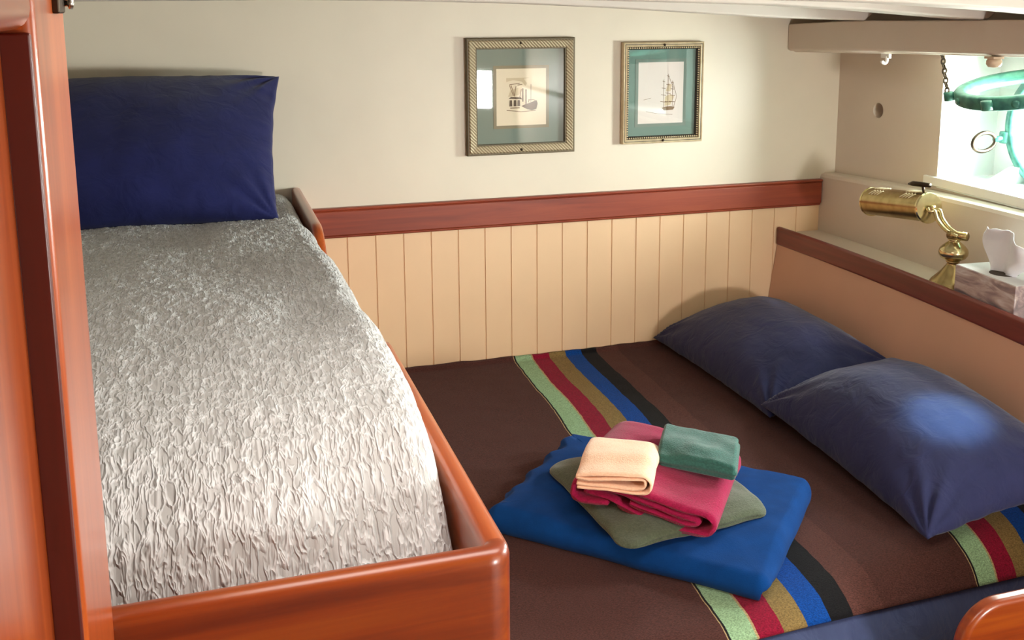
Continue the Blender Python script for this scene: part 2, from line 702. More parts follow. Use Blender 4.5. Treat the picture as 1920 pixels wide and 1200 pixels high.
# recess box (splayed reveal) and hull plate with the round port opening
HULLX = 22.4
PY_, PZ_, PR_ = -8.75, 4.72, 1.88
REC0_, REC1_, PYC = REC0, REC1, PY_


def port(dy, idx):
    REC0, REC1, PY_ = REC0_ + dy, REC1_ + dy, PYC + dy
    AX = Vector((-1, 0, 0))
    bm = new()
    xf0 = 19.72 + hx(REC0)
    xf1 = 19.72 + hx(REC1)
    d = 0.3
    # reveal: near cheek, far cheek, top, bottom as solid slabs
    prism(bm, [V(xf0, REC0, RZ0), V(HULLX, REC0 + 0.05, RZ0), V(HULLX, REC0 + 0.05, RZ1), V(xf0, REC0, RZ1)], Vector((0, d * B, 0)))
    prism(bm, [V(xf1, REC1, RZ0), V(HULLX, REC1, RZ0), V(HULLX, REC1, RZ1), V(xf1, REC1, RZ1)], Vector((0, -d * B, 0)))
    prism(bm, [V(xf0, REC0, RZ1), V(HULLX, REC0, RZ1), V(HULLX, REC1, RZ1), V(xf1, REC1, RZ1)], Vector((0, 0, d * B)))
    prism(bm, [V(xf0, REC0, RZ0), V(HULLX, REC0, RZ0), V(HULLX, REC1, RZ0), V(xf1, REC1, RZ0)], Vector((0, 0, -d * B)))
    # hull frame rib lying in the bottom of the recess
    prism(bm, [V(21.0, -7.2 + dy, RZ0), V(HULLX, -7.2 + dy, RZ0), V(HULLX, -7.2 + dy, RZ0 + 0.75), V(21.8, -7.2 + dy, RZ0 + 0.5), V(21.0, -7.2 + dy, RZ0 + 0.12)], Vector((0, -0.4 * B, 0)))
    n = 64
    outer, inner, back = [], [], []
    for k in range(n):
        a = 2 * PI * k / n
        c, s = math.cos(a), math.sin(a)
        ys = (REC0 + 0.3 - PY_) if c > 0 else (PY_ - REC1 + 0.3)
        zs = (RZ1 + 0.3 - PZ_) if s > 0 else (PZ_ - RZ0 + 0.3)
        m = max(abs(c) / ys, abs(s) / zs)
        outer.append(V(HULLX, PY_ + c / m, PZ_ + s / m))
        inner.append(V(HULLX, PY_ + PR_ * c, PZ_ + PR_ * s))
        back.append(V(HULLX + 0.3, PY_ + PR_ * c, PZ_ + PR_ * s))
    loft(bm, [outer, inner, back], True, False)
    obj('wall_right_recess', bm, 'recess_white', kind='structure')
    # sill board along the bottom of the recess
    bm = new()
    rings = []
    for j in range(13):
        y = lerp(-5.3, -15.2, j / 12) + dy
        x = 19.72 + hx(y)
        rings.append([V(x - 0.12, y, 2.5), V(x - 0.12, y, 2.82), V(x + 0.5, y, 2.82), V(x + 0.5, y, 2.5)])
    loft(bm, rings)
    obj('trim_%d' % (idx + 2), bm, 'white_paint', kind='structure', bevel=0.003)

    # ------------------------------------------------------------------ the porthole itself
    win = empty('window_%d' % idx, V(HULLX, PY_, PZ_ - 2.2), kind='structure')
    cen = V(HULLX, PY_, PZ_)
    bm = new()
    lathe(bm, cen, [(1.75 * B, -0.1 * B), (1.75 * B, 0.42 * B), (1.84 * B, 0.47 * B), (1.98 * B, 0.47 * B), (2.02 * B, 0.3 * B), (2.18 * B, 0.22 * B), (2.2 * B, 0.0), (1.75 * B, -0.1 * B)], 72, AX, caps=False)
    obj('port_frame', bm, 'verdigris', win, True)
    bm = new()
    lathe(bm, cen + AX * 0.16 * B, [(1.75 * B, 0), (1.75 * B, 0.1 * B)], 64, AX)
    obj('outer_pane', bm, 'port_glass', win)
    # dog bolt with its eye nut, swung out to the side
    bm = new()
    p0 = V(HULLX - 0.4, PY_ + 2.0, PZ_ - 0.47)
    p1 = V(HULLX - 0.85, PY_ + 2.02, PZ_ - 0.54)
    tube(bm, [p0, p1], 0.1 * B, 12)
    lathe(bm, p0 - Vector((0, 0, 0.2 * B)), [(0.18 * B, 0), (0.2 * B, 0.05 * B), (0.2 * B, 0.35 * B), (0.18 * B, 0.4 * B)], 20)
    obj('dog_bolt', bm, 'verdigris', win, True)
    bm = new()
    ce = p1 + (p1 - p0).normalized() * 0.42 * B
    u = (p1 - p0).normalized()
    w = (Vector((0, 0, 1)) - u * u.z).normalized()
    tube(bm, [ce + u * math.cos(t) * 0.46 * B + w * math.sin(t) * 0.32 * B for t in [2 * PI * k / 28 for k in range(28)]], 0.07 * B, 10, cyc=True)
    obj('eye_nut', bm, 'dark_bronze', win, True)
    # hinged glazed light, swung up on its hinge
    TILT = math.radians(12.0)
    hc = V(20.62, PY_ - 0.12, 6.22)
    hz_axis = Vector((-math.sin(TILT), 0, math.cos(TILT)))
    bm = new()
    R1 = 2.08 * B
    prof = [(R1 - 0.34 * B, -0.14 * B), (R1 - 0.34 * B, 0.1 * B), (R1 - 0.26 * B, 0.14 * B), (R1 - 0.06 * B, 0.14 * B), (R1, 0.08 * B), (R1, -0.26 * B), (R1 - 0.06 * B, -0.3 * B), (R1 - 0.26 * B, -0.3 * B), (R1 - 0.34 * B, -0.14 * B)]
    lathe(bm, hc, prof, 80, hz_axis, caps=False)
    hr = obj('hinged_light_rim', bm, 'verdigris', win, True)
    bm = new()
    lathe(bm, hc - hz_axis * 0.05 * B, [(R1 - 0.3 * B, 0), (R1 - 0.3 * B, 0.07 * B)], 64, hz_axis)
    obj('hinged_pane', bm, 'port_glass', hr)
    hax = Vector((math.cos(TILT), 0, math.sin(TILT)))
    # lugs, studs and hinge knuckles on the rim
    bm = new()
    for ang in (math.radians(138), math.radians(200)):
        dirv = hax * math.cos(ang) + Vector((0, 1, 0)) * math.sin(ang)
        c0 = hc + dirv * (R1 + 0.16 * B) - hz_axis * 0.06 * B
        lathe(bm, c0 - hz_axis * 0.14 * B, [(0.17 * B, 0), (0.17 * B, 0.28 * B)], 16, hz_axis)
        tube(bm, [hc + dirv * R1 * 0.97 - hz_axis * 0.06 * B, c0], 0.12 * B, 10)
    for ang in (math.radians(160), math.radians(222), math.radians(250)):
        dirv = hax * math.cos(ang) + Vector((0, 1, 0)) * math.sin(ang)
        c0 = hc + dirv * R1 * 0.98 - hz_axis * 0.1 * B
        lathe(bm, c0, [(0.12 * B, 0), (0.12 * B, 0.08 * B), (0.05 * B, 0.09 * B)], 14, dirv)
    obj('rim_lug', bm, 'verdigris', hr, True)
    bm = new()
    h0 = hc + hax * (R1 + 0.02 * B) - hz_axis * 0.06 * B
    for ky in (-0.45, 0.0, 0.45):
        lathe(bm, h0 + Vector((0.08 * B, (ky - 0.18) * B, 0)), [(0.17 * B, 0), (0.17 * B, 0.36 * B)], 16, Vector((0, 1, 0)))
    obj('hinge', bm, 'verdigris', win, True)
    # chain that holds it up
    ang = math.radians(138)
    dirv = hax * math.cos(ang) + Vector((0, 1, 0)) * math.sin(ang)
    cb = hc + dirv * (R1 + 0.2 * B) + hz_axis * 0.06 * B
    ct = V(19.75, -5.98 + dy, 7.12)
    bm = new()
    NL = 8
    for i in range(NL):
        c0 = ct.lerp(cb, (i + 0.5) / NL)
        u = (cb - ct).normalized()
        s1 = u.orthogonal().normalized()
        s2 = u.cross(s1)
        w = s1 if i % 2 else s2
        L = (cb - ct).length / NL
        tube(bm, [c0 + u * math.cos(t) * L * 0.62 + w * math.sin(t) * 0.07 * B for t in [2 * PI * q / 14 for q in range(14)]], 0.028 * B, 6, cyc=True)
    obj('chain', bm, 'dark_bronze', win, True)
    bm = new()
    tube(bm, [ct + Vector((0.0, 0, 0.12 * B)), ct + Vector((-0.03 * B, 0, -0.05 * B))], 0.05 * B, 8)
    obj('chain_eye', bm, 'dark_bronze', win, True)


port(0.0, 1)
port(STEP, 2)

# ------------------------------------------------------------------ shelf with fiddle rail along the berth
sh = empty('wall_shelf', V(18.1, -12, -4.4), 'cream painted shelf with a mahogany fiddle rail along the hull side', 'shelf')
bm = new()
rings = []
for j in range(31):
    y = -0.03 - j * 0.66
    x = 17.12 + hx(y)
    rings.append([V(x + 0.1, y, -0.23), V(19.1 + hx(y), y, -0.23), V(19.1 + hx(y), y, -0.5), V(x + 0.1, y, -0.5)])
loft(bm, rings)
obj('shelf_top', bm, 'hull_paint', sh)
bm = new()
rings = []
for j in range(31):
    y = -0.03 - j * 0.66
    x = 17.12 + hx(y)
    rings.append([V(x + 0.08, y, -0.5), V(x + 0.3, y, -0.5), V(x + 0.05, y, -5.6), V(x - 0.65, y, -5.6)])
loft(bm, rings)
obj('front_panel', bm, 'panel_paint', sh)
bm = new()
rings = []
for j in range(31):
    y = -0.03 - j * 0.66
    x = 17.1 + hx(y)
    rings.append([V(x, y, -0.70), V(x, y, 0.05), V(x + 0.2, y, 0.05), V(x + 0.2, y, -0.70)])
loft(bm, rings)
obj('fiddle_rail', bm, 'mahogany_y', sh, bevel=0.008, seg=4)

# ------------------------------------------------------------------ upper bunk
YE = -25.58
bunk = empty('bunk', V(-5.6, -12.6, FLOOR), 'varnished wooden upper bunk with raised sides and rounded corner', 'bunk')


def board_top(y):
    t = -y
    if t < 6.2:
        return 2.67
    if t < 8.6:
        return lerp(2.67, 1.25, smooth((t - 6.2) / 2.4))
    if t < 15.6:
        return 1.25
    if t < 17.6:
        return lerp(1.25, 2.66, smooth((t - 15.6) / 2.0))
    return 2.66


bm = new()
rings = []
NN = 150
for j in range(NN + 1):
    y = lerp(-0.02, YE + 0.34, j / NN)
    zt = board_top(y)
    r = 0.10
    sec = [(-1.82, -1.4), (-1.82, zt - 0.16), (-1.81, zt - 0.08), (-1.78, zt - 0.03), (-1.72, zt), (-1.63, zt), (-1.56, zt - 0.03), (-1.52, zt - 0.08), (-1.50, zt - 0.16), (-1.50, -1.4)]
    rings.append([V(x, y, z) for x, z in sec])
loft(bm, rings)
obj('side_board', bm, 'varnish_y', bunk, True, bevel=0)
# foot board: one section swept along its length and round the corner
bm = new()
cr, th = 0.34, 0.32
plan = [(lerp(-9.6, -1.50 - cr, j / 30), YE, 0.0, 1.0) for j in range(31)]
for q in range(1, 13):
    t = PI / 2 * q / 12
    plan.append((-1.50 - cr + cr * math.sin(t), YE + cr - cr * math.cos(t), -math.sin(t), math.cos(t)))
rings = []
for (px, py, nx, ny) in plan:
    pts = []
    for s_, z in ((0, -1.4), (0, 2.50), (0.02, 2.58), (0.06, 2.63), (0.13, 2.66), (th - 0.10, 2.66), (th - 0.04, 2.63), (th - 0.01, 2.58), (th, 2.50), (th, -1.4)):
        pts.append(V(px + nx * s_, py + ny * s_, z))
    rings.append(pts)
loft(bm, rings)
obj('foot_board', bm, 'varnish_x', bunk, True)
for o_ in bunk.children:
    md = o_.modifiers.new('edges', 'EDGE_SPLIT')
    md.split_angle = math.radians(38)
obj('base_panel', bx((-9.6, -25.0, FLOOR), (-1.85, -0.02, -1.4)), 'cream_board', bunk)
obj('mattress', bx((-9.5, -24.6, -1.4), (-2.2, -0.25, 2.1)), 'ticking', bunk, bevel=0.03)

# quilt: crinkled coverlet tucked inside the boards
def ztop(y):
    return curve_at([(0, 2.42), (0.5, 2.52), (4, 2.62), (6, 2.78), (9, 3.05), (12, 3.2), (14, 3.32), (16, 3.44), (18, 3.54), (20, 3.56), (22.3, 3.46), (23.1, 3.33), (23.7, 3.1), (24.2, 2.75), (24.6, 2.3), (24.9, 1.7)], -y)


bm = new()
NX, NY = 230, 430


def quilt(u, v):
    # u across: 0 at the hull side, 1 the tucked right edge; v down the bunk
    y = lerp(-0.06, -24.95, v)
    zt = ztop(y)
    s = u * 9.2                      # arc length from left
    xe = -2.4 + 0.05 * nz(y * 0.45, 3.1)     # where the edge starts to roll
    flat = xe + 9.55
    r = 0.50
    lift = 0.10 * nz(y * 0.35, 7.7) + 0.05 * nz(y * 0.9, 1.7)
    if s < flat - 0.0:
        t = s / flat
        x, z = lerp(-9.55, xe, t), zt
    else:
        a = (s - flat) / r
        if a < PI / 2:
            x, z = xe + r * math.sin(a), zt - r * (1 - math.cos(a))
        else:
            x, z = xe + r, zt - r - (s - flat - r * PI / 2)
    z += lift * smooth((s - 5) / 2)
    # soft hollows and lumps
    z += 0.10 * nz(x * 0.35, y * 0.22, 4.0) + 0.03 * nz(x * 1.1, y * 0.6, 9.0)
    # pucker
    ph = nz(x * 1.5, y * 1.1, 2.0) * 0.35
    rid = 1 - min(1, abs(nz((x + 0.25 * nz(x * 3, y * 3, 5)) * 6.5, y * 2.0, 11.0)) * 4.0)
    z += 0.030 * rid + 0.02 * ph
    z -= 0.55 * smooth((x + 4.6) / 2.4) * smooth((-y - 22.6) / 1.6)
    # hollows left where someone has leaned on the mattress
    z -= 0.16 * math.exp(-((x + 3.2) / 0.7) ** 2 - ((y + 18.6) / 1.6) ** 2) + 0.14 * math.exp(-((x + 5.4) / 0.8) ** 2 - ((y + 9.0) / 1.4) ** 2)
    return V(x, y, z)


grid(bm, NX, NY, quilt)
qo = obj('quilt', bm, 'crinkled_quilt', None, True, normals=True)
recenter(qo, V(-5.6, -12.5, 2.1))
tag(qo, 'silver grey crinkled coverlet spread over the upper bunk', 'bedspread')


# ------------------------------------------------------------------ pillows
def pillow_mesh(a, b, h, seed=0, flat=0.35, pin=0.055, crease=1.0, n=72, slump=0.0, taper=0.0):
    """stuffed pillow centred on the origin (board units): half sizes a, b and thickness h"""
    bm = new()
    def pt(u, v, side):
        uu, vv = abs(u), abs(v)
        x = a * u * (1 - pin * (1 - v * v) * (0.4 + 0.6 * uu))
        y = b * v * (1 - pin * 1.15 * (1 - u * u) * (0.4 + 0.6 * vv))
        e = (1 - uu ** 2.2) * (1 - vv ** 2.2)
        t = max(e, 0) ** 0.52
        z = h * t * (0.68 if side > 0 else -0.68 * flat)
        # creases fanning from the corners and along the seams
        cu, cv = 1 - uu, 1 - vv
        dc = math.hypot(cu * a, cv * b)
        ang = math.atan2(cv * b, cu * a + 1e-6)
        w = math.exp(-(dc / (0.42 * min(a, b) + 0.3)) ** 2) * (1 if dc > 0.05 else dc / 0.05)
        z += side * crease * 0.10 * w * math.sin(ang * 13 + seed * 2.3 + (u > 0) * 1.3 + (v > 0) * 2.1) * min(1, t * 4)
        ed = min(cu * a, cv * b)
        we = math.exp(-(ed / 0.55) ** 2) * min(1, t * 3)
        al = u * a if cv * b < cu * a else v * b
        z += side * crease * 0.05 * we * nz(al * 3.1, seed * 5.1, side)
        z += side * crease * 0.12 * t * nz(u * 1.6 + seed, v * 1.6, 3.3 + seed) + side * crease * 0.04 * t * nz(u * 5 + seed, v * 4, 7.7)
        k = seed * 7.7
        x += taper * v * (u + 1) / 2 * a
        x += 0.05 * nz(v * 4 + k, 1.0, 0) * uu ** 6
        y += 0.06 * nz(u * 4 + k, 2.0, 0) * vv ** 6
        return Vector((x * B, y * B, (z - slump * 0) * B))
    top = {}
    N = n
    def par(i):
        t = -1 + 2 * i / N
        return math.sin(t * PI / 2) * 0.6 + t * 0.4
    for side in (1, -1):
        for i in range(N + 1):
            for j in range(N + 1):
                edge = i in (0, N) or j in (0, N)
                key = (i, j, 0 if edge else side)
                if key not in top:
                    top[key] = bm.verts.new(pt(par(i), par(j), side))
        for i in range(N):
            for j in range(N):
                ids = [(i, j), (i + 1, j), (i + 1, j + 1), (i, j + 1)]
                vs = [top[(p, q, 0 if (p in (0, N) or q in (0, N)) else side)] for p, q in ids]
                bm.faces.new(vs if side > 0 else vs[::-1])
    return bm


def pillow(label, mat, a, b, h, loc, rot, **kw):
    o = obj('pillow', pillow_mesh(a, b, h, **kw), mat, None, True)
    o.rotation_euler = rot
    o.location = loc
    tag(o, label, 'pillow', None)
    return o


# standing against the bulkhead at the head of the bunk
ang = math.atan2(6.35 - 2.55, 5.6 - 1.0)
pillow('dark navy pillow leaning on the wall at the head of the upper bunk', 'navy_pillow_dark', 4.15, 3.02, 1.75,
       V(-6.55, -3.35, 4.62), (ang, 0, math.radians(0.6)), seed=1, flat=0.9, pin=0.045, crease=0.6, taper=0.07)
pillow('navy pillow tucked into the corner between the bulkhead and the shelf', 'navy_pillow', 2.62, 4.3, 2.4,
       V(14.42, -4.35, -3.62), (math.radians(0), math.radians(-9), math.radians(1.0)), seed=2, flat=0.3)
pillow('navy pillow overlapping the corner one, nearer the front edge of the berth', 'navy_pillow', 2.62, 4.22, 2.6,
       V(14.36, -12.5, -3.55), (math.radians(2), math.radians(-8), math.radians(-1.6)), seed=3, flat=0.3)

# ------------------------------------------------------------------ lower berth
MT = -4.42
berth = empty('berth', V(8, -8.5, FLOOR), 'built-in double berth below the shelf, under the striped blanket', 'bed')
obj('base', bx((-1.8, -16.4, FLOOR), (16.5, -0.1, -7.0)), 'cream_board', berth)
bm = new()
rings = []
for j in range(31):
    x = lerp(-1.8, 16.5, j / 30)
    s0 = 17.9 if x < -1.5 else curve_at([(-1.5, 17.9), (5.3, 17.65), (9, 16.65), (12.75, 15.7), (17, 14.8)], x)
    r = 1.8 - 0.16
    sec = [V(x, -0.12, -7.0), V(x, -0.12, MT - 0.04)]
    for q in range(13):
        t = 1.5 * q / 12
        sec.append(V(x, -s0 - r * math.sin(t), MT + 0.05 - 1.8 + r * math.cos(t)))
    sec.append(V(x, -s0 - r, -7.0))
    rings.append(sec)
loft(bm, rings)
obj('mattress', bm, 'navy_sheet', berth)


def stripe_u(x, y):
    # stripe pattern drifts a little towards the foot
    return (x + 0.031 * -y * -1 - 5.85) / 7.5 + 0.40


bm = new()
uvl = bm.loops.layers.uv.new('UVMap')
NX, NY = 180, 170
RR = 1.8


def edge_s(x):        # distance from the wall at which the mattress top starts to round over
    return curve_at([(-1.5, 17.9), (5.3, 17.65), (9, 16.65), (12.75, 15.7), (17, 14.8)], x)


def hem_a(x):         # how far round the edge the blanket reaches (radians)
    return curve_at([(-1.5, 0.42), (5.3, 0.42), (9, 0.72), (12.75, 1.0), (17, 1.25)], x)


def over_edge(x, a, off=0.0):
    s0 = edge_s(x)
    r = RR + off
    if a < 1.45:
        return -s0 - r * math.sin(a), MT + 0.05 - RR + r * math.cos(a)
    q = (a - 1.45) * RR
    return -s0 - r * math.sin(1.45) - q * 0.05, MT + 0.05 - RR + r * math.cos(1.45) - q


def blanket_pt(u, v):
    x = lerp(-1.78, 16.55, u)
    s0 = edge_s(x)
    s = v * (s0 + RR * hem_a(x))
    hem = 0.10 * nz(x * 0.7, 8.8) + 0.06 * nz(x * 1.9, 2.2)
    if s < 0.25:
        y = -0.05 - s * 0.8
        z = MT + 0.05 + (0.25 - s) * 0.9 * (0.6 + 2.0 * max(0, hem + 0.05))
    elif s < s0:
        y = -s
        z = MT + 0.05
    else:
        y, z = over_edge(x, (s - s0) / RR)
    z += (0.03 * nz(x * 0.5, y * 0.5, 1.0) + 0.015 * nz(x * 1.6, y * 1.4, 5.0)) * smooth((17.5 - s) / 2 + 0.3)
    return V(x, y, z)


vs, fs = grid(bm, NX, NY, blanket_pt)
for i in range(NX):
    for j in range(NY):
        f = fs[i * NY + j]
        for lp, (a, b) in zip(f.loops, ((i, j), (i + 1, j), (i + 1, j + 1), (i, j + 1))):
            x = lerp(-1.78, 16.55, a / NX)
            s = b / NY * (edge_s(x) + RR * hem_a(x))
            lp[uvl].uv = ((x + 0.033 * s + 0.12 * nz(x * 0.2, s * 0.35, 3) - 6.1) / 7.25 + 0.40, s / 10)
bo = obj('blanket', bm, 'striped_blanket', None, True, normals=True)
md = bo.modifiers.new('thickness', 'SOLIDIFY')
md.thickness = 0.006
md.offset = 0
recenter(bo, V(8, -8.5, MT))
tag(bo, 'brown woven blanket with green, red, tan, blue and black stripes on the lower berth', 'blanket')

# navy sheet hanging below the blanket along the open side of the berth
bm = new()


def sheet_pt(u, v):
    x = lerp(2.0, 16.5, u)
    a = hem_a(x) - 0.25 + v * 2.6
    bulge = 0.30 * math.exp(-((x - 12.6) / 1.3) ** 2) + 0.18 * math.exp(-((x - 8.2) / 0.9) ** 2)
    y, z = over_edge(x, a, -0.10 + (0.10 + bulge) * smooth((v - 0.1) * 1.6))
    y += 0.10 * nz(x * 0.8, v * 1.5, 4) * v + 0.05 * nz(x * 2.2 + v, v * 3, 6) * smooth(v * 3 - 0.3)
    return V(x, y, z)


grid(bm, 140, 60, sheet_pt)
so = obj('bed_sheet', bm, 'navy_sheet', None, True)
md = so.modifiers.new('thickness', 'SOLIDIFY')
md.thickness = 0.003
recenter(so, V(9.5, -17, -8.3))
tag(so, 'navy blue sheet hanging down the open front of the lower berth', 'sheet')


# varnished partition end in the near right corner, its top corner rounded
bm = new()
cr = 0.75
xa, zt = 9.62, -3.35
prof = [(xa, -9.6), (xa, zt - 1.0)]
for q in range(1, 13):
    t = PI / 2 * q / 12
    prof.append((xa + 1.0 - 1.0 * math.cos(t), zt - 1.0 + 1.0 * math.sin(t)))
prof += [(19.0, zt), (19.0, -9.6)]
prism(bm, [V(x, -20.35, z) for x, z in prof], Vector((0, 0.36 * B, 0)))
po = obj('partition', bm, 'varnish_x', None, bevel=0.011, seg=4)
recenter(po, V(14, -20.2, -9.6))
tag(po, 'varnished wooden partition with a rounded corner in front of the lower berth', 'partition')


# ------------------------------------------------------------------ folded blanket and towels
def slab(bm, org, u, v, lu, lv, h, r, seed, nu=60, nv=44, scallop=None, lump=0.03, droop=None, seams=0, cornering=2.2):
    """soft folded slab: rounded edges all round. org is the centre of its underside (world), u, v unit vectors"""
    up = Vector((0, 0, 1))
    N = 14
    prof = []
    for k in range(N + 1):               # half-round edge from bottom to top
        t = -PI / 2 + PI * k / N
        prof.append((math.cos(t), math.sin(t)))
    rings = []
    # outline parameter: rounded rectangle
    def outline(s, inset):
        a, b = lu / 2 - inset, lv / 2 - inset
        pts = []
        return a, b
    M = 200
    per = []
    rc = min(r * cornering, lu * 0.2, lv * 0.2)
    # rounded-rectangle outline in (p, q)
    segs = []
    a, b = lu / 2, lv / 2
    import itertools
    corners = [(a - rc, b - rc, 0), (-a + rc, b - rc, PI / 2), (-a + rc, -b + rc, PI), (a - rc, -b + rc, 1.5 * PI)]
    poly = []
    for ci, (cx_, cy_, a0) in enumerate(corners):
        for k in range(11):
            t = a0 + PI / 2 * k / 10
            poly.append((cx_ + rc * math.cos(t), cy_ + rc * math.sin(t), math.cos(t), math.sin(t)))
        nx_ = corners[(ci + 1) % 4]
        t = a0 + PI / 2
        x1_, y1_ = cx_ + rc * math.cos(t), cy_ + rc * math.sin(t)
        x2_, y2_ = nx_[0] + rc * math.cos(t), nx_[1] + rc * math.sin(t)
        for k in range(1, 30):
            poly.append((lerp(x1_, x2_, k / 30), lerp(y1_, y2_, k / 30), math.cos(t), math.sin(t)))
    def place(p, q, z):
        f = 1.0
        dz = lump * nz(p * 0.8 + seed, q * 0.8, seed) + lump * 0.5 * nz(p * 2.3, q * 2.3 + seed, 1)
        top = smooth(z / h)
        z2 = z + dz * top
        if droop:
            z2 += droop(p, q) * top
        return org + (u * p + v * q + up * z2) * B
    ringsv = []
    for c, s in prof:
        ring = []
        for (p, q, nx_, ny_) in poly:
            off = -r + r * c
            if seams:
                ph = (s * 0.5 + 0.5) * seams
                off -= 0.05 * (0.5 - 0.5 * math.cos(2 * PI * ph)) ** 6 * 1.0
            if scallop:
                off += scallop(p, q, nx_, ny_, s)
            ring.append(place(p + nx_ * off, q + ny_ * off, h * 0.5 + s * h * 0.5))
        ringsv.append([bm.verts.new(x) for x in ring])
    n = len(poly)
    for ra, rb in zip(ringsv, ringsv[1:]):
        for i in range(n):
            j = (i + 1) % n
            bm.faces.new((ra[i], ra[j], rb[j], rb[i]))
    # top as concentric inward rings so that it can undulate
    for ri, zz in ((ringsv[-1], h), (ringsv[0], 0)):
        prev = ri
        for kk in range(1, 12):
            sc = 1 - kk / 12
            cur = []
            for (p, q, nx_, ny_) in poly:
                cur.append(bm.verts.new(place((p - nx_ * r) * sc, (q - ny_ * r) * sc, zz)))
            for i in range(n):
                j = (i + 1) % n
                bm.faces.new((prev[i], prev[j], cur[j], cur[i]))
            prev = cur
        cv = bm.verts.new(place(0, 0, zz))
        for i in range(n):
            bm.faces.new((prev[i], prev[(i + 1) % n], cv))


def ribbon(bm, org, u, v, path, th, width, seed, taper=0.0, nseg=22, soft=0.02, bend=None):
    """cloth strip following path [(p, z)...] in the (u, up) plane, swept along v (board units)"""
    up = Vector((0, 0, 1))
    # resample and smooth the path
    P = [Vector((a, b)) for a, b in path]
    Q = spline(P, 7)
    L, R = [], []
    for i, p in enumerate(Q):
        a, b = Q[max(i - 1, 0)], Q[min(i + 1, len(Q) - 1)]
        d = (b - a).normalized()
        nrm = Vector((-d.y, d.x))
        L.append(p + nrm * th / 2)
        R.append(p - nrm * th / 2)
    e0 = (Q[0] - Q[1]).normalized() * th * 0.35
    e1 = (Q[-1] - Q[-2]).normalized() * th * 0.35
    sec = L + [Q[-1] + e1] + R[::-1] + [Q[0] + e0]
    nP = len(L)
    rings = []
    for k in range(nseg + 1):
        t = k / nseg
        q = t * width
        ins = 0.0
        # pull the selvedges in slightly so that the end looks soft
        e = min(t, 1 - t) * width
        ins = 0.22 * th * (1 - smooth(e / (th * 0.8)))
        ring = []
        for i, s in enumerate(sec):
            if i < nP:
                cpt = Q[i]
            elif i == nP:
                cpt = Q[-1]
            elif i <= 2 * nP:
                cpt = Q[2 * nP - i]
            else:
                cpt = Q[0]
            s2 = s + (cpt - s) * (ins / (th / 2 + 1e-6))
            x, z = s2.x, s2.y
            dn = soft * (nz(x * 1.6 + seed, q * 1.6, seed) + 0.5 * nz(x * 4, q * 4, seed + z))
            dz = dn + (bend(x, q) if bend else 0)
            ring.append(org + (u * (x + 0.5 * dn) + v * (q + soft * 2 * nz(x * 2, z * 3, seed)) + up * (z + dz)) * B)
        rings.append(ring)
    loft(bm, rings)


def dirv2(x, y):
    return Vector((x, y, 0)).normalized()


# blue fleece blanket, folded to a thick pad
ub, vb = dirv2(0.70, -0.71), dirv2(0.68, 0.73)
cb_ = (Vector((1.84, -12.53, 0)) + Vector((5.04, -8.77, 0)) + Vector((10.08, -13.64, 0)) + Vector((6.72, -17.49, 0))) / 4
bm = new()


def blue_scallop(p, q, nx_, ny_, s):
    o_ = 0.06 * nz(p * 0.8, q * 0.8, 2.0)
    if nx_ < -0.5:          # open edge at the back left: uneven layers
        o_ += -0.16 * abs(math.sin(q * 2.7 + 0.6)) + 0.12 * nz(q * 2.2, s * 2.0, 5)
    if nx_ > 0.5:
        notch = math.exp(-((q + lvb / 2 - 0.35) / 0.28) ** 2) * math.exp(-((s + 0.55) / 0.4) ** 2)
        o_ -= 0.5 * notch
    return o_


lub, lvb, hb = 7.3, 5.3, 0.88
slab(bm, V(cb_.x, cb_.y, MT + 0.06), ub, vb, lub, lvb, hb, 0.30, 3.0, cornering=1.1, scallop=blue_scallop, lump=0.05,
     droop=lambda p, q: -0.28 * smooth((-q - 0.6) / 2.0) * smooth((p + 3.6) / 3) * 0.8 - 0.12 * smooth((-p - 1.6) / 2.0))
fo = obj('folded_blanket', bm, 'blue_fleece', None, True)
recenter(fo, V(cb_.x, cb_.y, MT + 0.06))
tag(fo, 'bright blue fleece blanket folded flat on the lower berth, under the towels', 'blanket')
BT = MT + 0.06 + hb        # top of the blue blanket

# olive green bath towel, the lowest of the stack
u1, v1 = dirv2(1.0, 0.06), dirv2(-0.06, 1.0)
bm = new()
slab(bm, V(5.88, -13.35, BT - 0.03), u1, v1, 4.25, 4.7, 0.42, 0.2, 7.0, lump=0.06, seams=1,
     scallop=lambda p, q, a, b, s: 0.10 * nz(p * 0.9, q * 0.9, 4) - 0.16 * smooth((p - 0.6) / 1.2) * smooth((-q - 1.6) / 0.8),
     droop=lambda p, q: -0.14 * smooth((abs(p) - 1.2) / 0.9) - 0.14 * smooth((abs(q) - 1.5) / 0.8))
o1 = obj('bath_towel', bm, 'terry_olive', None, True)
recenter(o1, V(5.88, -13.35, BT))
tag(o1, 'olive green bath towel lying lowest in the towel stack, on the blue blanket', 'towel')

# magenta hand towel, rolled flat: the spiral shows at its near end
u2, v2 = dirv2(0.745, -0.667), dirv2(0.60, 0.80)
W2 = 4.15
t2 = 0.15
zb2 = BT + 0.36
pm = [(0.9, 0.07), (0.4, 0.05), (0.08, 0.13), (0.0, 0.32), (0.1, 0.52), (0.5, 0.60), (1.6, 0.62), (2.8, 0.60), (3.38, 0.52), (3.52, 0.32), (3.38, 0.12), (2.9, 0.05),
      (1.9, 0.06), (1.3, 0.09), (1.1, 0.19), (0.7, 0.25), (0.36, 0.32), (0.5, 0.42), (1.0, 0.445), (2.0, 0.445), (2.9, 0.42), (3.15, 0.33), (2.9, 0.25), (2.0, 0.26), (1.5, 0.27)]
bm = new()
ribbon(bm, V(3.42, -13.85, zb2), u2, v2, pm, t2, W2, 2.0, soft=0.03,
       bend=lambda x, q: -0.30 * smooth((x - 1.2) / 2.4) + 0.06 * math.sin(x * 2.2) - 0.16 * smooth((q - 2.6) / 1.5))
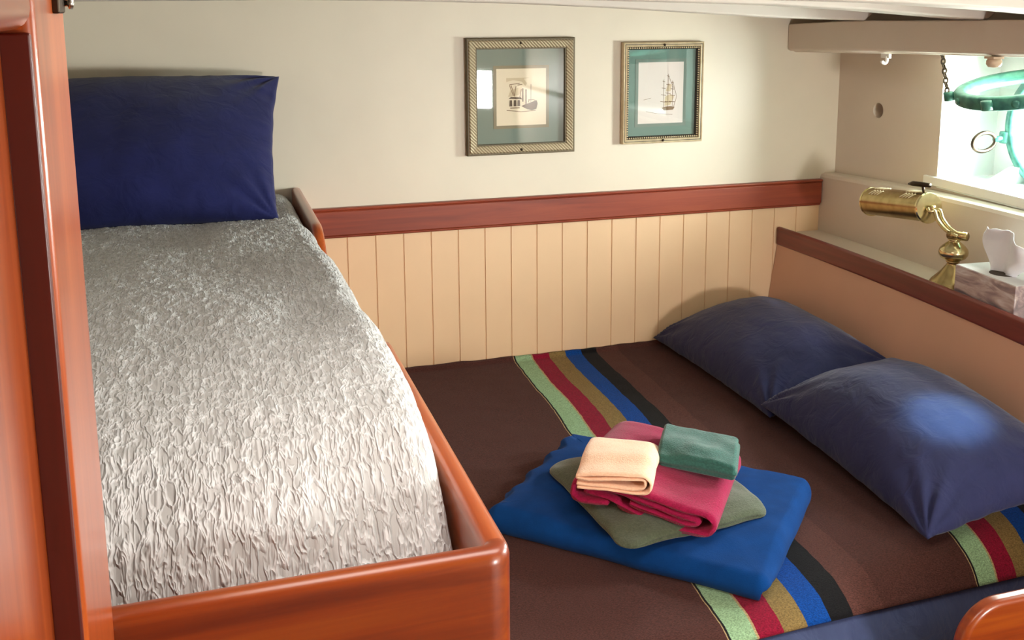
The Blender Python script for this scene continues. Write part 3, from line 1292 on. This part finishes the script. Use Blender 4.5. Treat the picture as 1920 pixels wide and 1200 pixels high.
o2 = obj('hand_towel', bm, 'terry_magenta', None, True)
recenter(o2, V(5.5, -13.6, zb2))
tag(o2, 'magenta hand towel rolled flat with its spiral edge showing, on the olive towel', 'towel')

# peach face cloth on the left, folded over with its hems at the front
u3, v3 = dirv2(0.88, -0.47), dirv2(0.50, 0.86)
zb3 = zb2 + 0.66
pc = [(0.05, 0.06), (0.6, 0.05), (1.35, 0.02), (1.62, 0.06), (1.66, 0.20), (1.55, 0.27), (1.1, 0.24), (0.5, 0.20), (0.10, 0.20), (0.06, 0.26), (0.3, 0.31), (0.9, 0.34), (1.5, 0.36), (1.74, 0.28), (1.8, 0.10), (1.72, -0.05), (1.45, -0.08), (0.8, -0.04), (0.06, -0.03)]
bm = new()
ribbon(bm, V(3.32, -14.33, zb3), u3, v3, pc, 0.075, 2.25, 5.0, soft=0.02, bend=lambda x, q: 0.10 * smooth((q - 0.5) / 0.5) - 0.10 * smooth((q - 1.4) / 0.9) - 0.14 * smooth((q - 0.8) / 1.2) * x / 1.7)
o3 = obj('face_cloth', bm, 'terry_peach', None, True)
recenter(o3, V(4.6, -13.8, zb3))
tag(o3, 'pale peach face cloth folded on top of the magenta towel', 'face cloth')

# dark green face cloth on the right
u4, v4 = dirv2(0.70, -0.71), dirv2(0.52, 0.86)
zb4 = zb2 + 0.56
bm = new()
slab(bm, V(6.86, -13.75, zb4), u4, v4, 2.1, 1.72, 0.5, 0.13, 11.0, lump=0.07, seams=2, cornering=1.3,
     droop=lambda p, q: -0.10 * smooth((-q - 0.2) / 0.6) + 0.05 * math.sin(p * 3.0 + 1) * smooth((-q) / 0.6))
o4 = obj('face_cloth', bm, 'terry_green', None, True)
o4.rotation_euler = (0, 0, 0)
recenter(o4, V(6.86, -13.75, zb4))
tag(o4, 'dark green face cloth folded on the back right end of the magenta towel', 'face cloth')


# ------------------------------------------------------------------ framed pictures
def rect_frame(bm, x0, x1, z0, z1, prof):
    """mitred frame: prof is [(inset, y)...] section, board units"""
    rings = []
    for (cx_, cz_, sx, sz) in ((x0, z0, 1, 1), (x1, z0, -1, 1), (x1, z1, -1, -1), (x0, z1, 1, -1)):
        rings.append([V(cx_ + sx * i, y, cz_ + sz * i) for i, y in prof])
    loft(bm, rings, True, False, True)


def flat(name, x0, x1, z0, z1, y, mat, parent, th=0.02):
    return obj(name, bx((x0, y, z0), (x1, y + th, z1)), mat, parent)


def poly_flat(bm, pts, y):
    prism(bm, [V(x, y, z) for x, z in pts], Vector((0, 0.004 * B, 0)))


def line_flat(bm, a, b, w, y):
    dx, dz = b[0] - a[0], b[1] - a[1]
    L = math.hypot(dx, dz)
    nx_, nz_ = -dz / L * w / 2, dx / L * w / 2
    poly_flat(bm, [(a[0] + nx_, a[1] + nz_), (b[0] + nx_, b[1] + nz_), (b[0] - nx_, b[1] - nz_), (a[0] - nx_, a[1] - nz_)], y)


X0, X1, Z1_, Z0_ = 4.347, 8.411, 7.66, 3.49
p1 = empty('picture_frame', V((X0 + X1) / 2, 0, Z0_), 'framed steamship print in a wide braided frame, the larger picture', 'picture', 'ship prints on the bulkhead')
bm = new()
rect_frame(bm, X0 + 0.06, X1 - 0.06, Z0_ + 0.06, Z1_ - 0.06, [(0.0, -0.02), (0.0, -0.20), (0.05, -0.25), (0.26, -0.22), (0.30, -0.18), (0.30, -0.02)])
obj('frame', bm, 'rope_frame', p1)
bm = new()
rect_frame(bm, X0, X1, Z0_, Z1_, [(0.0, -0.005), (0.0, -0.18), (0.03, -0.21), (0.075, -0.21), (0.075, -0.005)])
rect_frame(bm, X0 + 0.35, X1 - 0.35, Z0_ + 0.35, Z1_ - 0.35, [(0.0, -0.03), (0.0, -0.2), (0.03, -0.2), (0.05, -0.03)])
obj('frame_edge', bm, 'frame_edge', p1)
flat('mat_board', X0 + 0.3, X1 - 0.3, Z0_ + 0.3, Z1_ - 0.3, -0.06, 'mat_board', p1, 0.05)
bm = new()
rect_frame(bm, 5.36, 7.45, 4.42, 6.68, [(0.0, -0.06), (0.0, -0.075), (0.11, -0.07), (0.11, -0.06)])
obj('mat_bevel', bm, 'mat_bevel', p1)
pr = flat('print', 5.47, 7.34, 4.53, 6.57, -0.068, 'print_paper', p1, 0.01)
Y_ = -0.074
bm = new()
poly_flat(bm, [(6.40, 5.22), (6.62, 5.10), (6.80, 5.06), (6.97, 5.10), (7.02, 5.30), (6.98, 5.42), (6.80, 5.36), (6.55, 5.28)], Y_)
poly_flat(bm, [(5.92, 5.50), (6.02, 5.56), (6.38, 5.54), (6.44, 5.46)], Y_)
for xx in (6.0, 6.16, 6.30):
    poly_flat(bm, [(xx - 0.05, 5.22), (xx + 0.06, 5.22), (xx + 0.05, 5.44), (xx - 0.04, 5.44)], Y_)
line_flat(bm, (6.58, 5.28), (6.58, 5.82), 0.05, Y_)
line_flat(bm, (6.46, 5.38), (6.46, 5.86), 0.04, Y_)
line_flat(bm, (6.76, 5.36), (6.77, 6.0), 0.015, Y_)
obj('drawing_dark', bm, 'ink_dark', pr)
bm = new()
poly_flat(bm, [(5.98, 5.14), (6.34, 5.14), (6.34, 5.18), (5.98, 5.18)], Y_)
for a, b in (((5.96, 5.98), (6.1, 5.6)), ((6.02, 5.98), (6.14, 5.6)), ((6.2, 5.94), (6.14, 5.58)), ((5.96, 6.0), (6.34, 6.04)), ((6.26, 5.98), (6.44, 6.0)), ((6.66, 5.44), (6.88, 5.44)),
             ((6.66, 5.34), (6.7, 5.44)), ((6.9, 5.44), (6.95, 5.34)), ((6.34, 5.5), (6.4, 5.84)), ((5.85, 5.08), (6.4, 5.02)), ((6.4, 5.02), (6.95, 5.05))):
    line_flat(bm, a, b, 0.025, Y_)
obj('drawing_lines', bm, 'ink_mid', pr)
bm = new()
poly_flat(bm, [(5.84, 6.1), (6.1, 6.16), (6.42, 6.1), (6.56, 5.94), (6.62, 6.04), (6.5, 6.2), (6.72, 6.24), (5.84, 6.24)], Y_ + 0.003)
poly_flat(bm, [(5.9, 5.56), (6.3, 5.62), (6.5, 5.84), (6.4, 5.92), (6.0, 5.8)], Y_ + 0.003)
obj('drawing_wash', bm, 'ink_pale', pr)
flat('glass', X0 + 0.32, X1 - 0.32, Z0_ + 0.32, Z1_ - 0.32, -0.13, 'clear_glass', p1, 0.02)
for zz in (Z0_ + 0.17, Z1_ - 0.17):
    bm = new()
    lathe(bm, V((X0 + X1) / 2 - 0.03, -0.22, zz), [(0.05 * B, 0), (0.05 * B, 0.03 * B), (0.02 * B, 0.05 * B)], 14, Vector((0, -1, 0)))
    obj('screw', bm, 'dark_bronze', p1, True)

X0, X1, Z1_, Z0_ = 10.295, 13.588, 7.448, 3.6725
p2 = empty('picture_frame', V((X0 + X1) / 2, 0, Z0_), 'framed sailing ship print in a champagne frame with dark beading, the smaller picture', 'picture', 'ship prints on the bulkhead')
bm = new()
rect_frame(bm, X0, X1, Z0_, Z1_, [(0.0, -0.005), (0.0, -0.22), (0.03, -0.26), (0.06, -0.24), (0.08, -0.21), (0.10, -0.24), (0.15, -0.26), (0.17, -0.2), (0.17, -0.005)])
obj('frame', bm, 'champagne', p2)
bm = new()
rect_frame(bm, X0 + 0.17, X1 - 0.17, Z0_ + 0.17, Z1_ - 0.17, [(0.0, -0.005), (0.0, -0.2), (0.1, -0.12), (0.1, -0.005)])
rect_frame(bm, X0 + 0.071, X1 - 0.071, Z0_ + 0.071, Z1_ - 0.071, [(0.0, -0.1), (0.0, -0.228), (0.02, -0.228), (0.02, -0.1)])
obj('inner_edge', bm, 'bead_dark', p2)
bm = new()
def bead(x, z):
    m_ = Matrix.Translation(V(x, -0.185, z))
    bmesh.ops.create_icosphere(bm, subdivisions=1, radius=0.034 * B, matrix=m_)
nxb = 34
for i in range(nxb):
    x = lerp(X0 + 0.21, X1 - 0.21, i / (nxb - 1))
    bead(x, Z0_ + 0.21)
    bead(x, Z1_ - 0.21)
nzb = 40
for i in range(1, nzb - 1):
    z = lerp(Z0_ + 0.21, Z1_ - 0.21, i / (nzb - 1))
    bead(X0 + 0.21, z)
    bead(X1 - 0.21, z)
obj('beading', bm, 'champagne', p2, True)
flat('mat_board', X0 + 0.17, X1 - 0.17, Z0_ + 0.17, Z1_ - 0.17, -0.05, 'mat_board_teal', p2, 0.045)
bm = new()
rect_frame(bm, 10.86, 12.95, 4.28, 6.82, [(0.0, -0.05), (0.0, -0.064), (0.12, -0.058), (0.12, -0.05)])
obj('mat_bevel', bm, 'mat_board', p2)
pr = flat('print', 10.98, 12.83, 4.40, 6.70, -0.058, 'print_paper_white', p2, 0.01)
Y_ = -0.064
bm = new()
for mx_, zt_ in ((12.02, 6.05), (12.2, 6.25), (12.38, 6.0)):
    line_flat(bm, (mx_, 5.0), (mx_, zt_), 0.014, Y_)
    for k in range(4):
        zz = lerp(5.2, zt_ - 0.08, k / 3)
        ww = lerp(0.26, 0.1, k / 3)
        line_flat(bm, (mx_ - ww / 2, zz + 0.02), (mx_ + ww / 2, zz - 0.01), 0.022, Y_)
poly_flat(bm, [(11.95, 4.98), (12.05, 4.88), (12.42, 4.9), (12.48, 5.0), (12.3, 5.04), (12.1, 5.02)], Y_)
for a, b in (((12.38, 6.0), (12.56, 5.4)), ((12.56, 5.4), (12.44, 5.0)), ((12.2, 6.2), (12.44, 5.7)), ((11.3, 4.86), (11.8, 4.76)), ((11.8, 4.76), (12.4, 4.72)), ((11.2, 5.3), (11.5, 5.36))):
    line_flat(bm, a, b, 0.014, Y_)
obj('drawing_lines', bm, 'ink_mid', pr)
bm = new()
poly_flat(bm, [(12.06, 5.05), (12.3, 5.08), (12.46, 5.4), (12.3, 5.5), (12.08, 5.4)], Y_ + 0.002)
poly_flat(bm, [(12.1, 5.6), (12.3, 5.6), (12.36, 5.85), (12.2, 5.9)], Y_ + 0.002)
obj('drawing_wash', bm, 'ink_pale', pr)
flat('glass', X0 + 0.2, X1 - 0.2, Z0_ + 0.2, Z1_ - 0.2, -0.10, 'clear_glass', p2, 0.02)
for zz in (Z0_ + 0.1, Z1_ - 0.1):
    bm = new()
    lathe(bm, V((X0 + X1) / 2, -0.235, zz), [(0.05 * B, 0), (0.05 * B, 0.03 * B), (0.02 * B, 0.05 * B)], 14, Vector((0, -1, 0)))
    obj('screw', bm, 'dark_bronze', p2, True)

# ------------------------------------------------------------------ brass lamp on the shelf
SZ = -0.23
LX, LY = 18.3, -8.95
lamp = empty('piano_lamp', V(LX, LY, SZ), 'brass piano lamp with a slotted trough shade standing on the shelf', 'lamp')
bm = new()
P = [(0.72, 0.0), (0.74, 0.05), (0.72, 0.10), (0.69, 0.13), (0.67, 0.18), (0.62, 0.24), (0.54, 0.32), (0.44, 0.42), (0.33, 0.55), (0.25, 0.66), (0.19, 0.74), (0.17, 0.80), (0.22, 0.84), (0.17, 0.88)]
lathe(bm, V(LX, LY, SZ), [(r * B, h * B) for r, h in P], 56)
obj('base', bm, 'brass', lamp, True)
bm = new()
P = [(0.19, 1.02), (0.17, 1.06), (0.27, 1.09), (0.39, 1.18), (0.45, 1.30), (0.465, 1.42), (0.44, 1.54), (0.36, 1.66), (0.25, 1.78), (0.18, 1.85), (0.16, 1.88), (0.2, 1.9), (0.2, 1.96), (0.12, 2.0), (0.02, 2.0)]
P = [(r, 0.84 + (h - 1.02) * 0.80) for r, h in P]
lathe(bm, V(LX, LY, SZ), [(r * B, h * B) for r, h in P], 48)
obj('stem', bm, 'brass_polished', lamp, True)
# shade: trough open underneath
SA, SB_ = V(18.15, -4.75, 1.84), V(18.15, -7.76, 2.17)
ax = (SB_ - SA).normalized()
sr = 0.51 * B
side = ax.cross(Vector((0, 0, 1))).normalized()     # points outboard or inboard
upv = side.cross(ax)
bm = new()
rings = []
a0, a1 = math.radians(-58), math.radians(238)
NA = 44
for rad, rev in ((sr, False), (sr - 0.03 * B, True)):
    pass
prof_o = [(math.cos(lerp(a0, a1, k / NA)), math.sin(lerp(a0, a1, k / NA))) for k in range(NA + 1)]
for L in (0.0, 0.03, 0.5, 0.97, 1.0):
    c0 = SA.lerp(SB_, L)
    ring = [c0 + (side * c + upv * s) * sr for c, s in prof_o] + [c0 + (side * c + upv * s) * (sr - 0.035 * B) for c, s in prof_o[::-1]]
    rings.append(ring)
loft(bm, rings)
shade = obj('lamp_shade', bm, 'brass', lamp, True)
md = shade.modifiers.new('edges', 'EDGE_SPLIT')
md.split_angle = math.radians(50)
for cc, dd in ((SA, -1), (SB_, 1)):
    bm = new()
    lathe(bm, cc, [(sr * 1.02, -0.02 * B), (sr * 1.03, 0.04 * B), (sr * 0.96, 0.08 * B), (sr * 0.3, 0.10 * B), (0.001, 0.10 * B)], 44, ax * dd)
    e_ = obj('end_cap', bm, 'brass_polished', shade, True)
    md = e_.modifiers.new('edges', 'EDGE_SPLIT')
    md.split_angle = math.radians(40)
# cooling slots: two sets of four slanting louvres, in two rows on the top of the shade
for grp in (0.15, 0.72):
    for k in range(4):
        L = grp + k * 0.052
        c0 = SA.lerp(SB_, L)
        for ar0, ar1 in ((38, 60), (72, 96)):
            pts = []
            for q in range(7):
                t = math.radians(lerp(ar0, ar1, q / 6))
                pts.append(c0 + (side * math.cos(t) + upv * math.sin(t)) * (sr + 0.006 * B) + ax * (0.03 * B * (q - 3)))
            bm = new()
            tube(bm, pts, 0.026 * B, 6)
            obj('vent_slot', bm, 'brass_slot', shade, True)
bm = new()
c0 = SA.lerp(SB_, 0.5) - upv * 0.1 * B
tube(bm, [c0 - ax * 1.2 * B, c0 + ax * 1.2 * B], 0.2 * B, 16)
obj('bulb', bm, 'white_plastic', shade, True)
# switch bar above the near end
bm = new()
k0 = SB_ + upv * 0.72 * B - ax * 0.25 * B
tube(bm, [SB_ + upv * 0.5 * B - ax * 0.2 * B, k0], 0.05 * B, 10)
tube(bm, [k0 + ax * 0.35 * B + upv * 0.03 * B, k0 - ax * 0.5 * B + upv * 0.05 * B, k0 - ax * 0.75 * B + upv * 0.03 * B], [0.08 * B, 0.09 * B, 0.03 * B], 12)
obj('switch', bm, 'dark_bronze', lamp, True)
# pivots and the two curved arms
TOPZ = SZ + 0.84 + (1.98 - 1.02) * 0.80
bm = new()
piv = SB_ + ax * 0.14 * B
tube(bm, [piv - ax * 0.1 * B, piv + ax * 0.16 * B], 0.1 * B, 14)
obj('shade_pivot', bm, 'brass', lamp, True)
bm = new()
cl = V(LX - 0.05, LY - 0.32, TOPZ + 0.13)
tube(bm, [V(LX, LY, TOPZ - 0.12), V(LX, LY, TOPZ + 0.1)], 0.13 * B, 14)
tube(bm, [cl + Vector((-0.1 * B, 0.42 * B, -0.02 * B)), cl + Vector((0.1 * B, -0.2 * B, 0.02 * B))], 0.14 * B, 14)
obj('arm_clamp', bm, 'brass', lamp, True)
for off in (-0.11, 0.11):
    ofs = Vector((off * B, 0, 0))
    pts = [piv + ofs, piv + ofs + Vector((0, -0.12 * B, -0.10 * B)), cl + ofs + Vector((0, 1.18 * B, 0.62 * B)), cl + ofs + Vector((0, 0.98 * B, 0.34 * B)), cl + ofs + Vector((0, 0.55 * B, 0.10 * B)), cl + ofs]
    bm = new()
    tube(bm, spline(pts, 8), 0.065 * B, 10)
    obj('arm', bm, 'brass_polished', lamp, True)

# ------------------------------------------------------------------ tissue box
tb = empty('tissue_box', V(18.12, -11.42, SZ), 'cardboard tissue box with a white tissue pulled up, beside the brass lamp', 'tissue box')
tb.rotation_euler = (0, 0, math.radians(-3.7))
M_ = parent_world(tb)
bm = new()
L2, W2_, H2 = 1.38, 0.68, 1.05


def lbox(bm, a, b):
    vs = [bm.verts.new(M_ @ Vector((x * B, y * B, z * B))) for x in (a[0], b[0]) for y in (a[1], b[1]) for z in (a[2], b[2])]
    for f in ((0, 1, 3, 2), (4, 6, 7, 5), (0, 4, 5, 1), (2, 3, 7, 6), (0, 2, 6, 4), (1, 5, 7, 3)):
        bm.faces.new([vs[i] for i in f])


lbox(bm, (-W2_, -L2, 0), (W2_, L2, H2))
obj('carton', bm, 'tissue_box_card', tb, bevel=0.002, seg=2)
bm = new()
lbox(bm, (-W2_ + 0.03, -L2 + 0.03, H2), (W2_ - 0.03, L2 - 0.03, H2 + 0.012))
obj('carton_top', bm, 'tissue_box_top', tb)
bm = new()
n = 40
lathe(bm, M_ @ Vector((0, 0, (H2 + 0.012) * B)), [(0.001, 0), (0.42 * B, 0.0), (0.42 * B, 0.006 * B), (0.001, 0.006 * B)], 40)
op = obj('opening', bm, 'dark_gap', tb)
bm = new()


def tissue(u, v):
    # a pulled sheet: gathered at the slot, fanning to a folded peak
    a = u * 2 - 1
    w = lerp(0.5, 1.2, smooth(v * 1.3)) * (1 - 0.12 * smooth((v - 0.75) / 0.25))
    y = a * w - 0.3 * v
    x = 0.22 * math.sin(a * 4.2 + 0.6) * (0.4 + 0.6 * v) + 0.25 * smooth(v) * (a * a - 0.5) + 0.05 * nz(a * 3, v * 3, 2)
    z = H2 + v * (1.3 - 0.4 * smooth((-a) * 0.9 + 0.1) + 0.06 * nz(a * 4, v * 2, 6))
    return M_ @ Vector((x * B, y * B, z * B))


grid(bm, 46, 30, tissue)
ts = obj('tissue', bm, 'tissue_paper', tb, True)
md = ts.modifiers.new('thickness', 'SOLIDIFY')
md.thickness = 0.0012

# ------------------------------------------------------------------ varnished cabinet front in the left foreground
cab = empty('cabinet', V(-6.4, -30, FLOOR), 'varnished mahogany cabinet front with a recessed panel at the foot of the bunk', 'cabinet')
XF = -5.80
obj('stile', bx((-6.3, -27.55, FLOOR), (XF, -25.62, 9.6)), 'varnish_z', cab, bevel=0.008, seg=3)
obj('top_rail', bx((-6.3, -33.2, 8.64), (XF, -27.56, 9.6)), 'varnish_y', cab, bevel=0.014, seg=4)
obj('bottom_rail', bx((-6.3, -33.2, FLOOR), (XF, -27.56, -8.2)), 'varnish_y', cab, bevel=0.008, seg=3)
obj('stile', bx((-6.3, -35.0, FLOOR), (XF, -33.21, 9.6)), 'varnish_z', cab, bevel=0.008, seg=3)
obj('inner_edge', bx((-6.05, -27.62, -8.2), (XF - 0.03, -27.53, 8.62)), 'jamb_shade_wood', cab, bevel=0.002)  # strip added over the jamb, its shade put into the wood colour
obj('panel', bx((-6.3, -33.2, -8.2), (-6.04, -27.56, 8.64)), 'varnish_z', cab)
obj('carcass', bx((-9.6, -35.0, FLOOR), (-6.31, -25.62, 9.0)), 'mahogany_y', cab)
bm = bx((-5.81, -26.45, 8.75), (-5.74, -26.05, 9.3))
lt = obj('latch', bm, 'dark_bronze', cab, bevel=0.002)
bm = new()
lathe(bm, V(-5.74, -26.05, 8.84), [(0.03 * B, -0.06 * B), (0.03 * B, 0.02 * B), (0.055 * B, 0.03 * B), (0.055 * B, 0.06 * B), (0.02 * B, 0.075 * B)], 18, Vector((1, 0, 0)))
obj('latch_knob', bm, 'steel', lt, True)

# ------------------------------------------------------------------ hooks under the beam clamp
hk = empty('hook', V(17.62, -5.76, 6.9), 'small white plastic hook under the beam clamp, left of the porthole', 'hook')
obj('plate', bx((17.57, -6.0, 7.02), (17.67, -5.55, 7.17)), 'white_plastic', hk, bevel=0.001)
bm = new()
tube(bm, spline([V(17.6, -5.85, 7.08), V(17.6, -5.86, 6.93), V(17.55, -5.84, 6.86), V(17.46, -5.82, 6.88), V(17.43, -5.82, 6.93)], 5), 0.06 * B, 10)
obj('prong', bm, 'white_plastic', hk, True)
hk2 = empty('hook', V(17.62, -10.9, 6.95), 'small beige knob hook under the beam clamp, in front of the porthole', 'hook')
bm = new()
lathe(bm, V(17.62, -10.9, 6.98), [(0.001, 0.0), (0.16 * B, 0.02 * B), (0.22 * B, 0.1 * B), (0.22 * B, 0.2 * B), (0.17 * B, 0.28 * B)], 20)
obj('knob', bm, 'beige_plastic', hk2, True)
obj('plate', bx((17.42, -11.1, 7.24), (17.8, -10.7, 7.31)), 'beige_plastic', hk2, bevel=0.001)

# ------------------------------------------------------------------ light


def area(name, loc, direction, size, size_y, power, col, shape='RECTANGLE', spread=180):
    L = bpy.data.lights.new(name, 'AREA')
    L.shape = shape
    L.size = size
    L.size_y = size_y
    L.energy = power
    L.color = col
    L.spread = math.radians(spread)
    o = bpy.data.objects.new(name, L)
    o.location = loc
    o.rotation_euler = Vector(direction).to_track_quat('-Z', 'Y').to_euler()
    C.objects.link(o)
    return o


# daylight through the two ports
area('port_daylight', V(HULLX + 0.9, PYC, PZ_), (-1, 0.0, -0.05), 0.5, 0.5, 92, (1.0, 0.985, 0.965), 'DISK')
area('port_daylight_aft', V(HULLX + 0.9, PYC + STEP, PZ_), (-1, 0.0, -0.05), 0.5, 0.5, 98, (1.0, 0.985, 0.965), 'DISK')
# daylight through the window in the after bulkhead
area('companionway_daylight', V(15.3, YB - 0.1, 2.35), (-0.15, 1, 0.05), 0.31, 0.25, 40, (1.0, 0.97, 0.93))
# added soft fill from overhead; the ceiling has no opening here
area('overhead_fill', V(3, -25.2, 9.9), (0, 0.0, -1), 1.3, 0.35, 13, (1.0, 0.95, 0.88))
# low sun shining in through the ports
L = bpy.data.lights.new('sun', 'SUN')
L.energy = 5.0
L.angle = math.radians(4)
L.color = (1.0, 0.96, 0.9)
o = bpy.data.objects.new('sun', L)
o.location = V(60, -60, 50)
o.rotation_euler = Vector((-7.9, 6.4, -8.1)).to_track_quat('-Z', 'Y').to_euler()
C.objects.link(o)

# added spot without a source in the cabin, pooling light on the near pillow
L = bpy.data.lights.new('added_pillow_spot', 'SPOT')
L.energy = 170
L.color = (0.5, 0.95, 0.95)
L.spot_size = math.radians(13)
L.spot_blend = 1.0
L.shadow_soft_size = 0.02
o = bpy.data.objects.new('added_pillow_spot', L)
o.location = V(13.2, -19.4, 9.3)
o.rotation_euler = (V(14.1, -14.15, -2.4) - V(13.2, -19.4, 9.3)).to_track_quat('-Z', 'Y').to_euler()
C.objects.link(o)

w = bpy.data.worlds.new('World')
S.world = w
w.use_nodes = True
bg = w.node_tree.nodes['Background']
bg.inputs['Color'].default_value = (0.85, 0.95, 1.0, 1)
bg.inputs['Strength'].default_value = 1.5

# ------------------------------------------------------------------ camera
cam = bpy.data.cameras.new('camera')
cam.sensor_fit = 'HORIZONTAL'
cam.sensor_width = 36
cam.lens = 36 * 1963.05 / 1920
cam.shift_x = (960 - 1013.18) / 1920
cam.shift_y = -(600 - 368.35) / 1920
cam.clip_start = 0.02
co = bpy.data.objects.new('camera', cam)
co.location = V(-4.6761, -36.2124, 8.8178)
co.rotation_euler = (math.radians(79.6276), math.radians(0.0814), math.radians(-18.0891))
C.objects.link(co)
S.camera = co

S.view_settings.view_transform = 'Standard'
S.view_settings.look = 'None'
S.view_settings.gamma = 1
S.view_settings.exposure = 0.1
S.view_settings.use_curve_mapping = False
